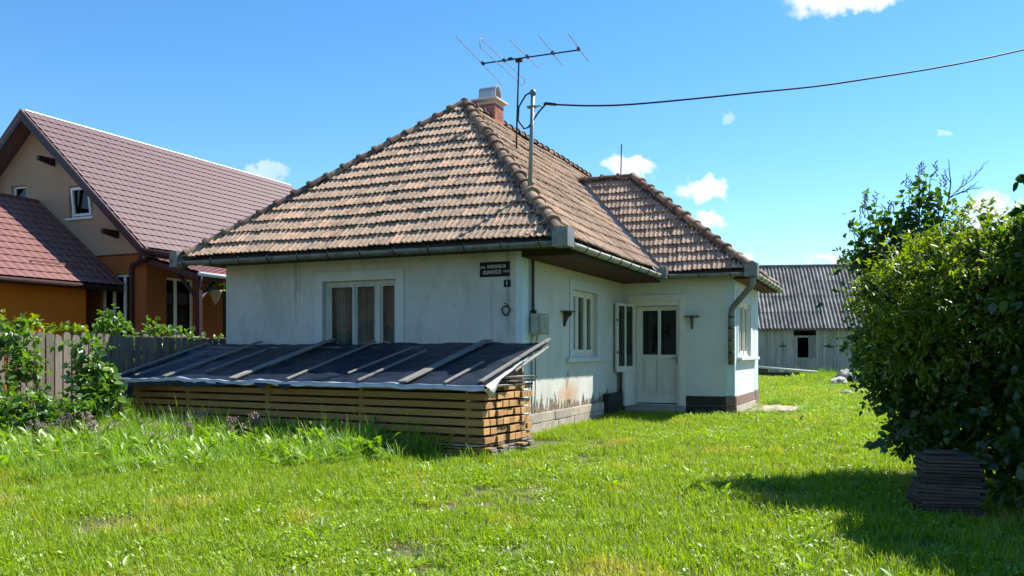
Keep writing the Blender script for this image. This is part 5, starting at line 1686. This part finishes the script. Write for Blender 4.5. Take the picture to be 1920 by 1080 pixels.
rs = np.random.default_rng(5)
el = thing('elder_bush', 'yellow-green leafy bush growing through the front of the dark lilac', 'bush', (6.1, -2.4, gz(6.1, -2.4)))
EB = [((5.80, -2.52, 2.05), (0.58, 0.60, 0.40)), ((5.98, -2.45, 2.48), (0.24, 0.28, 0.26)), ((6.56, -2.45, 2.42), (0.24, 0.3, 0.28)), ((6.2, -2.5, 2.1), (.42, .42, .34)), ((5.36, -2.80, 1.82), (0.40, 0.42, 0.38)), ((5.88, -2.85, 1.66), (0.50, 0.50, 0.40)), ((5.24, -2.75, 1.37), (0.26, 0.30, 0.28)),
      ((6.27, -3.0, 1.75), (0.45, 0.45, 0.42)), ((5.59, -3.0, 1.32), (0.36, 0.38, 0.28))]
p, o = crown('foliage', 'lance', 'elder_leaf', el, EB, 1900, 11, .24, .066, rs, .6, .15, zmin=.2)
big_leaves('leaf', 'lance', 'elder_leaf', el, p, o, .08, 120, rs)
branches(el, (6.05, -2.35, gz(6, -2.4) - .05), [b[0] for b in EB] + [(5.85, -2.1, 2.6)], r0=.03, rs=rs)
# bare dead twigs above the crown
dt = thing('dead_branch', 'bare dead branch with fine twigs sticking up above the bush', 'branch', (5.85, -1.68, 2.6))
main = [Vector(q) for q in ((5.72, -1.75, 2.45), (5.80, -1.70, 2.75), (5.865, -1.68, 2.98), (5.885, -1.67, 3.15), (5.87, -1.67, 3.30), (5.865, -1.67, 3.42))]
MB().tube(main, [.014, .012, .009, .007, .005, .003], 5).build('stem', 'bark', dt)
def twigs(a, d, L, lev):
    b = a + d * L
    MB().tube([a, a.lerp(b, .5) + Vector((rs.normal() * .01, rs.normal() * .01, .004)), b], [.0055 - .0012 * lev, .0045 - .001 * lev, .0022], 4).build('twig', 'bark', dt)
    if lev < 2:
        for k in range(3):
            q = a.lerp(b, .35 + .3 * k)
            dd = (d + Vector((rs.normal() * .55, rs.normal() * .3, .25 + rs.normal() * .3))).normalized()
            twigs(q, dd, L * (.42 + .2 * rs.random()), lev + 1)
twigs(main[2], Vector((.75, 0, .62)).normalized(), .30, 0)
twigs(main[2], Vector((.9, 0, .40)).normalized(), .22, 0)
twigs(main[1], Vector((-.55, 0, .75)).normalized(), .26, 0)
twigs(main[3], Vector((-.4, .2, .8)).normalized(), .16, 1)
twigs(main[0], Vector((-.75, 0, .55)).normalized(), .30, 1)

# hedge continuing out of the frame on the right, which shades the near lawn
rs = np.random.default_rng(8)
h2 = thing('hazel_bush', 'dense dark bush closing the right-hand edge of the view beside the board stack', 'bush', (7.4, -4.6, gz(7.4, -4.6)))
HB = [((6.85, -3.60, 1.2), (.58, .7, 1.1)), ((7.5, -3.4, 2.2), (.75, .75, 1.35)), ((7.45, -4.5, 1.6), (.75, .75, 1.4)), ((7.9, -2.9, 2.6), (.8, .8, 1.2)), ((8.0, -5.2, 1.8), (.9, .9, 1.5)), ((6.42, -3.70, .32), (.30, .36, .42)), ((8.6, -6.1, 1.9), (.9, 1.0, 1.5)), ((8.3, -4.0, 2.6), (.9, .9, 1.4)), ((7.5, -3.85, 2.3), (.7, .7, 1.2))]
p, o = crown('foliage', 'oval', 'lilac_leaf', h2, HB, 4600, 10, .26, .10, rs, .4, .3, zmin=.0)
big_leaves('leaf', 'oval', 'lilac_leaf', h2, p, o, .11, 100, rs)
crown('foliage', 'oval', 'lilac_leaf', h2, [((6.90, -3.55, 2.70), (.40, .45, .62)), ((7.02, -2.85, 2.85), (.42, .45, .6)), ((7.6, -3.3, 3.2), (.5, .5, .5))], 900, 10, .24, .10, rs, .3, .3)
branches(h2, (7.5, -4.5, -.2), [b[0] for b in HB], r0=.04, rs=rs)

# ---- raspberry canes along the fence
def canes(label, blobs, n, per, size, seed, group='raspberry canes by the fence', m='raspberry_leaf', kind='oval', nbig=30, name='raspberry_bush'):
    rs = np.random.default_rng(seed)
    b0 = blobs[0][0]
    t = thing(name, label, 'shrub', (b0[0], b0[1], gz(b0[0], b0[1])), group)
    p, o = crown('foliage', kind, m, t, blobs, n, per, .24, size, rs, .35, .3, zmin=gz(b0[0], b0[1]))
    big_leaves('leaf', kind, m, t, p, o, size * 1.15, nbig, rs)
    for c, r in blobs:
        for k in range(2):
            g = Vector((c[0] + rs.normal() * .15, c[1] + rs.normal() * .15, gz(c[0], c[1]) - .02))
            tip = Vector((c[0] + rs.normal() * .1, c[1] + rs.normal() * .1, c[2] + r[2] * .6))
            pts = smooth_path([g, g.lerp(tip, .5) + Vector((rs.normal() * .06, rs.normal() * .06, .1)), tip], 4)
            MB().tube(pts, [.011 * (1 - .6 * i / (len(pts) - 1)) for i in range(len(pts))], 5).build('stem', 'stem_brown', t)
    return t
canes('tall raspberry cane climbing over the fence at the left edge of the view', [((-6.62, -3.62, 1.42), (.20, .22, .26)), ((-6.6, -3.55, 1.0), (.10, .18, .34))], 75, 7, .11, 21)
canes('pyramid-shaped raspberry bush in front of the fence next to the lumber stack', [((-5.85, -3.0, 1.10), (.16, .18, .30)), ((-5.75, -3.0, .74), (.22, .24, .34)), ((-5.60, -3.0, .50), (.24, .24, .34)), ((-5.95, -3.05, 1.40), (.12, .12, .14)), ((-5.50, -3.05, .72), (.14, .14, .18))], 200, 8, .105, 22, nbig=60)
canes('low spreading raspberry bush in front of the fence at the lower left', [((-6.15, -3.85, .42), (.42, .36, .28)), ((-5.6, -3.75, .34), (.36, .34, .26)), ((-6.5, -4.1, .45), (.3, .3, .3))], 190, 8, .10, 23, nbig=60)
canes('leafy plant rising behind the fence in front of the downpipe', [((-7.75, -.95, 1.62), (.27, .28, .30)), ((-7.7, -.85, 1.3), (.26, .3, .3)), ((-7.8, -1.0, 1.88), (.14, .14, .13))], 130, 8, .105, 24)
canes('leafy plant behind the fence below the white framed side window', [((-7.6, .05, 1.55), (.30, .34, .20)), ((-7.5, .7, 1.48), (.26, .34, .17)), ((-7.5, .4, 1.2), (.4, .5, .3)), ((-7.75, -.2, 1.72), (.15, .15, .12))], 170, 8, .10, 25)
canes('young light green shoots looking over the fence before the orange wall', [((-7.35, -2.75, 1.62), (.18, .30, .12)), ((-7.3, -2.1, 1.60), (.15, .34, .10)), ((-7.45, -3.2, 1.72), (.2, .26, .12))], 60, 7, .095, 26, m='elder_leaf')
canes('leafy plant beyond the fence left of the house corner', [((-7.3, 1.5, 1.42), (.3, .5, .12))], 40, 8, .08, 27)
# geraniums in the basket
rs = np.random.default_rng(31)
crown('foliage', 'oval', 'raspberry_leaf', hb, [((-9.7, 3.78, 2.87), (.22, .22, .12))], 30, 6, .10, .07, rs)
for k in range(9):
    a = rs.random() * 2 * pi
    c_ = Vector((-9.72 + .27 * math.cos(a) - .08, 3.76 + .22 * math.sin(a), 2.9 + .12 * rs.random()))
    s = MB()
    for j in range(5): s.lathe([(0, -.02), (.025, -.005), (.02, .015), (0, .02)], tuple(c_ + Vector(rs.normal(size=3)) * .03), 6)
    s.build('blossom', 'petal_red', hb)

# ---- trees far behind the barn
def far_tree(c, h, r, label, seed, n=500, leaf=.22):
    rs = np.random.default_rng(seed)
    t = thing('tree', label, 'tree', (c[0], c[1], 0), 'trees behind the barn')
    MB().tube([(c[0], c[1], -.2), (c[0] + .1, c[1], h * .5), (c[0], c[1] + .1, h * .9)], [.18, .12, .03], 8).build('trunk', 'bark', t)
    bl = [((c[0] + rs.normal() * r * .4, c[1] + rs.normal() * r * .4, h - r * (.2 + 1.2 * k / 6)), (r * (.45 + .08 * k), r * (.45 + .08 * k), r * .45)) for k in range(6)]
    crown('crown', 'oval', 'far_leaf', t, bl, n, 9, .6, leaf, rs, .4, .2)
    branches(t, (c[0], c[1], h * .35), [b[0] for b in bl], r0=.05, rs=rs)
far_tree((4.55, 37.5), 6.6, 1.7, 'airy tree whose top shows just above the barn roof by the bush', 41)
far_tree((8.2, 38.0), 7.2, 2.3, 'broad tree beyond the right-hand end of the barn', 42)
far_tree((12.5, 33.0), 6.0, 2.4, 'tree beyond the barn hidden mostly by the lilac bush', 43)

rs = np.random.default_rng(61)
hd = np.linspace(-.9, 1.3, 60)
hbl = [((CAM.x + (FWD.x + RGT.x * u) * (95 + 6 * math.sin(u * 9)), CAM.y + (FWD.y + RGT.y * u) * (95 + 6 * math.sin(u * 9)), 1.8 + .5 * math.sin(u * 23)), (3.4, 3.0, 2.2 + .8 * math.sin(u * 31))) for u in hd]
crown('distant_hedgerow', 'oval', 'far_leaf', None, hbl, 2600, 9, 1.0, .62, rs, .5, .2)

# ---- grass
def blade(rs, h, w, bend, seg=3):
    a = rs.random() * 2 * pi
    d = np.array([math.cos(a), math.sin(a)])
    side = np.array([-d[1], d[0]])
    vs, fs = [], []
    for i in range(seg + 1):
        t = i / seg
        out = bend * t ** 1.8
        zz = h * (t - .35 * min(1.5, bend / max(h, .01)) * t ** 2.5)
        ww = w * (1 - t) ** .6 if i < seg else 0
        c = d * out
        if i < seg:
            vs += [(c[0] - side[0] * ww / 2, c[1] - side[1] * ww / 2, zz), (c[0] + side[0] * ww / 2, c[1] + side[1] * ww / 2, zz)]
        else:
            vs.append((c[0], c[1], zz))
    for i in range(seg - 1):
        fs.append((2 * i, 2 * i + 1, 2 * i + 3, 2 * i + 2))
    fs.append((2 * seg - 2, 2 * seg - 1, 2 * seg))
    return vs, fs

def clump(name, m, seed, n, rad, h, w, bend, seg=3, hvar=.35):
    rs = np.random.default_rng(seed)
    V, F = [], []
    rnd = []
    for i in range(n):
        vs, fs = blade(rs, h * (1 + hvar * rs.normal()), w * (.7 + .6 * rs.random()), h * bend * (.3 + rs.random()), seg)
        r, a = rad * math.sqrt(rs.random()), rs.random() * 2 * pi
        o = len(V)
        V += [(x + r * math.cos(a), y + r * math.sin(a), z) for x, y, z in vs]
        F += [tuple(q + o for q in f) for f in fs]
        rnd += [rs.random()] * len(vs)
    me = bpy.data.meshes.new(name)
    me.from_pydata(V, [], F); me.materials.append(MATS[m])
    me.attributes.new('rnd', 'FLOAT', 'POINT').data.foreach_set('value', np.array(rnd, np.float32))
    return bpy.data.objects.new(name, me)

def leafclump(name, m, seed, n, rad, h, size, kind='oval', up=.25):
    rs = np.random.default_rng(seed)
    a = rs.random(n) * 2 * pi; r = rad * np.sqrt(rs.random(n))
    pos = np.stack([r * np.cos(a), r * np.sin(a), h * (.4 + .6 * rs.random(n))], 1)
    d = np.stack([np.cos(a), np.sin(a), up + .3 * rs.normal(size=n)], 1) + rs.normal(size=(n, 3)) * .3
    V, f = leaf_verts(kind, pos, d, np.array([0, 0, 1.]) + rs.normal(size=(n, 3)) * .25, size * (.6 + .7 * rs.random(n)))
    return bpy.data.objects.new(name, np_mesh(name, V, f, None, m, rs.random(n)))

def seedclump(name, m, seed, n, rad, h, head=.05, mst='stem_green'):
    rs = np.random.default_rng(seed)
    s = MB()
    s2 = MB()
    for i in range(n):
        a = rs.random() * 2 * pi; r = rad * math.sqrt(rs.random())
        b = Vector((r * math.cos(a), r * math.sin(a), 0))
        t = b + Vector((rs.normal() * .06, rs.normal() * .06, h * (.75 + .4 * rs.random())))
        s.tube([b, b.lerp(t, .6) + Vector((rs.normal() * .015, rs.normal() * .015, 0)), t], .0028, 3, cap=False)
        for k in range(7):
            c = t + Vector(rs.normal(size=3) * head * .5)
            q = .009 + .007 * rs.random()
            s.add([c + Vector((q, 0, 0)), c + Vector((-q, q, 0)), c + Vector((-q, -q, 0)), c + Vector((0, 0, q * 1.6))], [(0, 1, 3), (1, 2, 3), (2, 0, 3), (0, 2, 1)])
    return bpy.data.objects.new(name, s.mesh(name, m))

def scatter(name, sources, pts, rot, scale, idx, label=None):
    """real instances of the clumps on the given ground points"""
    col = bpy.data.collections.new(name + '_sources')
    for i, s in enumerate(sources):
        s.name = '%s_%02d' % (name, i)
        col.objects.link(s)
    me = bpy.data.meshes.new(name)
    me.vertices.add(len(pts))
    me.vertices.foreach_set('co', np.asarray(pts, np.float32).ravel())
    me.attributes.new('rot', 'FLOAT_VECTOR', 'POINT').data.foreach_set('vector', np.asarray(rot, np.float32).ravel())
    me.attributes.new('scl', 'FLOAT_VECTOR', 'POINT').data.foreach_set('vector', np.asarray(scale, np.float32).ravel())
    me.attributes.new('idx', 'INT', 'POINT').data.foreach_set('value', np.asarray(idx, np.int32))
    ob = put(name, me)
    ng = bpy.data.node_groups.new(name, 'GeometryNodeTree')
    ng.interface.new_socket('Geometry', in_out='INPUT', socket_type='NodeSocketGeometry')
    ng.interface.new_socket('Geometry', in_out='OUTPUT', socket_type='NodeSocketGeometry')
    N, Lk = ng.nodes, ng.links
    gi, go = N.new('NodeGroupInput'), N.new('NodeGroupOutput')
    ci = N.new('GeometryNodeCollectionInfo')
    ci.inputs['Collection'].default_value = col
    ci.inputs['Separate Children'].default_value = True
    ci.inputs['Reset Children'].default_value = True
    ip = N.new('GeometryNodeInstanceOnPoints')
    ip.inputs['Pick Instance'].default_value = True
    def attr(nm, ty):
        a = N.new('GeometryNodeInputNamedAttribute'); a.data_type = ty; a.inputs['Name'].default_value = nm
        return a.outputs['Attribute']
    e2r = N.new('FunctionNodeEulerToRotation')
    Lk.new(attr('rot', 'FLOAT_VECTOR'), e2r.inputs[0])
    Lk.new(gi.outputs[0], ip.inputs['Points'])
    Lk.new(ci.outputs[0], ip.inputs['Instance'])
    Lk.new(attr('idx', 'INT'), ip.inputs['Instance Index'])
    Lk.new(e2r.outputs[0], ip.inputs['Rotation'])
    Lk.new(attr('scl', 'FLOAT_VECTOR'), ip.inputs['Scale'])
    Lk.new(ip.outputs[0], go.inputs[0])
    md = ob.modifiers.new('scatter', 'NODES')
    md.node_group = ng
    tag(ob, label, None, None, 'stuff')
    return ob

def blocked(x, y):
    if -6.0 < x < .06 and -.06 < y < 15: return True
    if -.1 < x < 2.46 and 5.1 < y < 9.2:
        return not (y < 5.25 and x > 1.4) and not (x > 2.43)
    q = Vector((x, y, 0)) - LC
    a, b = q.dot(LU), q.dot(LV)
    if -.03 < a < LL + .05 and .0 < b < 2.5: return True
    if 2.4 < x < 3.5 and 5.8 < y < 8.9: return True
    if 5.40 < x < 5.96 and -4.34 < y < -3.86: return True
    if x < -6.95 and y > -7: return x < -9.3
    q = Vector((x, y, 0)) - B0
    if q.dot(BN) < 0 and q.dot(BN) > -6.2 and 0 < q.dot(BE) < BLn: return True
    return False

def tallness(x, y):
    """1 in the rough strip before the lumber stack and the fence, 0 on the mown lawn"""
    q = Vector((x, y, 0)) - LC
    a, b = q.dot(LU), q.dot(LV)            # a: along the stack leftwards, b: towards the house
    n_ = mnoise.noise(Vector((x * .55, y * .55, 5))) * .9 + mnoise.noise(Vector((x * 1.6, y * 1.6, 8))) * .4
    reach = min(2.6, max(0.0, .35 + .55 * (a - .9)))      # depth of the rough strip in front of the stack
    if b > .3: return max(0.0, min(1.0, 1 - (b - .3) / .4)) if a > LL else 0.0
    reach = min(6.5, max(.25, .55 + 1.25 * (a - .7)))
    t = 1 - max(0, -b + n_ * .7 - .2) / reach
    if a < .7: t -= (.7 - a) * 1.6
    return max(0.0, min(1.0, t))

rs = np.random.default_rng(77)
U_ = 300000
fwd = np.sqrt(rs.random(U_) * (48 ** 2 - 2.5 ** 2) + 2.5 ** 2)
lat = (rs.random(U_) * 2 - 1) * 1.0
gx = CAM.x + FWD.x * fwd + RGT.x * fwd * lat
gy = CAM.y + FWD.y * fwd + RGT.y * fwd * lat
area = 1.0 * (48 ** 2 - 2.5 ** 2)
full = U_ / area                       # candidate density per square metre
want = np.where(fwd < 10, 95, np.where(fwd < 16, 60, np.where(fwd < 24, 30, 18)))
keep = rs.random(U_) < np.minimum(1, want / full)
P_, ROT, SCL, IDX = [], [], [], []
T_, TR, TS, TI = [], [], [], []
F_, FRt, FS, FI = [], [], [], []
for x, y, d, rr in zip(gx[keep], gy[keep], fwd[keep], rs.random(int(keep.sum()))):
    if blocked(x, y): continue
    t = tallness(x, y)
    z = gz(x, y)
    q = Vector((x, y, 0)) - LC
    far = max(0, min(1, (y - 17) / 6)) * (1 if x > 1.8 else 0)
    pn = mnoise.noise(Vector((x * .45, y * .45, 2)))
    pn2 = mnoise.noise(Vector((x * 1.3, y * 1.3, 12)))
    if t > .06 and rs.random() < t * 1.5:
        if rr < .55:
            h_ = (.36 + .80 * t) * (.75 + .5 * rs.random())
            T_.append((x, y, z)); TR.append((rs.normal() * .12, rs.normal() * .12, rs.random() * 6.28)); TS.append((1, 1, h_)); TI.append(rs.integers(0, 4))
        if t > .62 and q.dot(LU) > 3.3 and q.dot(LU) < 9.5 and rs.random() < .05 * max(0, min(1, pn * 2 + .8)):
            F_.append((x, y, z)); FRt.append((0, 0, rs.random() * 6.28)); FS.append((1, 1, .8 + .35 * rs.random())); FI.append(rs.integers(0, 2))
        if rr > .72: continue
    sc = 1.0 if d < 16 else (1.35 if d < 24 else 1.8)
    if rr < .05 + .20 * max(0, min(1, .5 + 1.6 * pn)):
        k = 6 + (rs.integers(0, 2) if rs.random() < .96 else 2)
        hs = .9 + .5 * rs.random()
    else:
        k = rs.integers(0, 5) if rs.random() > .06 else 5
        hs = (.75 + .55 * rs.random()) * (1 + .25 * pn2)
        if q.dot(LU) > 0: hs *= 1.2
    hs *= 1 + .9 * far + .5 * t
    dry = mnoise.noise(Vector((x * .8 + 7, y * .8, 21))) + .5 * mnoise.noise(Vector((x * 2.3, y * 2.3, 31)))
    if dry > .42 and d < 13 and t < .3:
        if rr < .22: continue
        hs *= .6
        if rs.random() < .6: k = 5
    s0 = sc * (.85 + .4 * rs.random())
    P_.append((x, y, z)); ROT.append((rs.normal() * .08, rs.normal() * .08, rs.random() * 6.28)); SCL.append((s0, s0, hs)); IDX.append(k)
src = [clump('g', 'grass_blade', 100 + i, 70, .13, .075, .0075, .75, 3) for i in range(5)] + [clump('g', 'straw', 120, 34, .13, .05, .006, .9, 3)] + \
      [leafclump('g', 'clover_leaf', 130 + i, 52, .14, .06, .030, 'oval') for i in range(2)] + [leafclump('g', 'clover_leaf', 140, 14, .10, .05, .10, 'lance', .5)]
scatter('lawn_grass', src, P_, ROT, SCL, IDX)
src = [clump('t', 'grass_tall', 200 + i, 46, .15, .36, .0095, .75, 5, .28) for i in range(3)] + [leafclump('t', 'grass_tall', 210, 22, .13, .26, .15, 'lance', .9)]
scatter('tall_grass', src, T_, TR, TS, TI)
src = [seedclump('f', 'petal_mauve', 220 + i, 7, .12, .40, .05) for i in range(2)]
scatter('mauve_weeds', src, F_, FRt, FS, FI)

# tufts that grow right against the walls and the stack
rs = np.random.default_rng(91)
E_, ER, ES, EI = [], [], [], []
def edge(a, b, n, off, h0, h1):
    for k in range(n):
        t = rs.random()
        x, y = a[0] + (b[0] - a[0]) * t + off[0] * rs.random(), a[1] + (b[1] - a[1]) * t + off[1] * rs.random()
        E_.append((x, y, gz(x, y))); ER.append((rs.normal() * .15, rs.normal() * .15, rs.random() * 6.28)); ES.append((.8, .8, h0 + (h1 - h0) * rs.random())); EI.append(rs.integers(0, 2))
edge((.08, .2), (.08, 4.2), 26, (.2, 0), .14, .34)
edge((.1, 4.9), (2.4, 5.2), 24, (0, -.35), .2, .5)
edge((2.45, 5.4), (3.5, 6.0), 16, (.1, .2), .3, .6)
edge((3.5, 6.6), (3.6, 9.0), 18, (.2, 0), .3, .6)
edge((2.4, 9.1), (3.0, 9.6), 12, (.4, .3), .4, .8)
edge((-.6, -2.72), (-6.3, -2.1), 80, (0, -.3), .45, 1.0)
edge((.72, -2.5), (.85, -1.3), 16, (.12, 0), .2, .4)
edge((-2, 25.6), (6, 27.5), 70, (0, 1.0), .6, 1.5)
edge((3, 20), (5.2, 22), 40, (0, 2.0), .6, 1.6)
edge((-6.85, -5), (-6.85, -2), 30, (.3, 0), .5, 1.1)
src = [clump('e', 'grass_tall', 300 + i, 30, .10, .36, .009, .6, 5, .3) for i in range(2)]
scatter('edge_grass', src, E_, ER, ES, EI)

# a few separate weeds and flowers one can point at
rs = np.random.default_rng(55)
def flower(c, label):
    t = thing('yellow_flower', label, 'flower', c, 'yellow flowers in the rough grass')
    MB().tube([c, (c[0] + .01, c[1], c[2] + .26), (c[0] + .015, c[1] - .01, c[2] + .34)], .003, 4).build('stem', 'stem_green', t)
    s = MB()
    for k in range(10):
        a = k * 2 * pi / 10
        s.add([(0, 0, 0), (.028 * math.cos(a - .2), .028 * math.sin(a - .2), .006), (.034 * math.cos(a), .034 * math.sin(a), .008), (.028 * math.cos(a + .2), .028 * math.sin(a + .2), .006)], [(0, 1, 2, 3)])
    s.v = [Vector(v) + Vector((c[0] + .015, c[1] - .01, c[2] + .345)) for v in s.v]
    s.build('petals', 'petal_yellow', t)
for (u, v, lab) in ((-.57, 9.2, 'yellow flower nearest the left edge of the picture in the rough grass'), (-.553, 8.9, 'lowest yellow flower in the rough grass at the left'),
                    (-.535, 9.25, 'yellow flower third from the left edge in the rough grass'), (-.50, 9.05, 'left one of the close pair of yellow flowers in the rough grass'), (-.487, 9.0, 'right one of the close pair of yellow flowers in the rough grass')):
    x, y = CAM.x + FWD.x * v + RGT.x * v * u, CAM.y + FWD.y * v + RGT.y * v * u
    flower((x, y, gz(x, y)), lab)
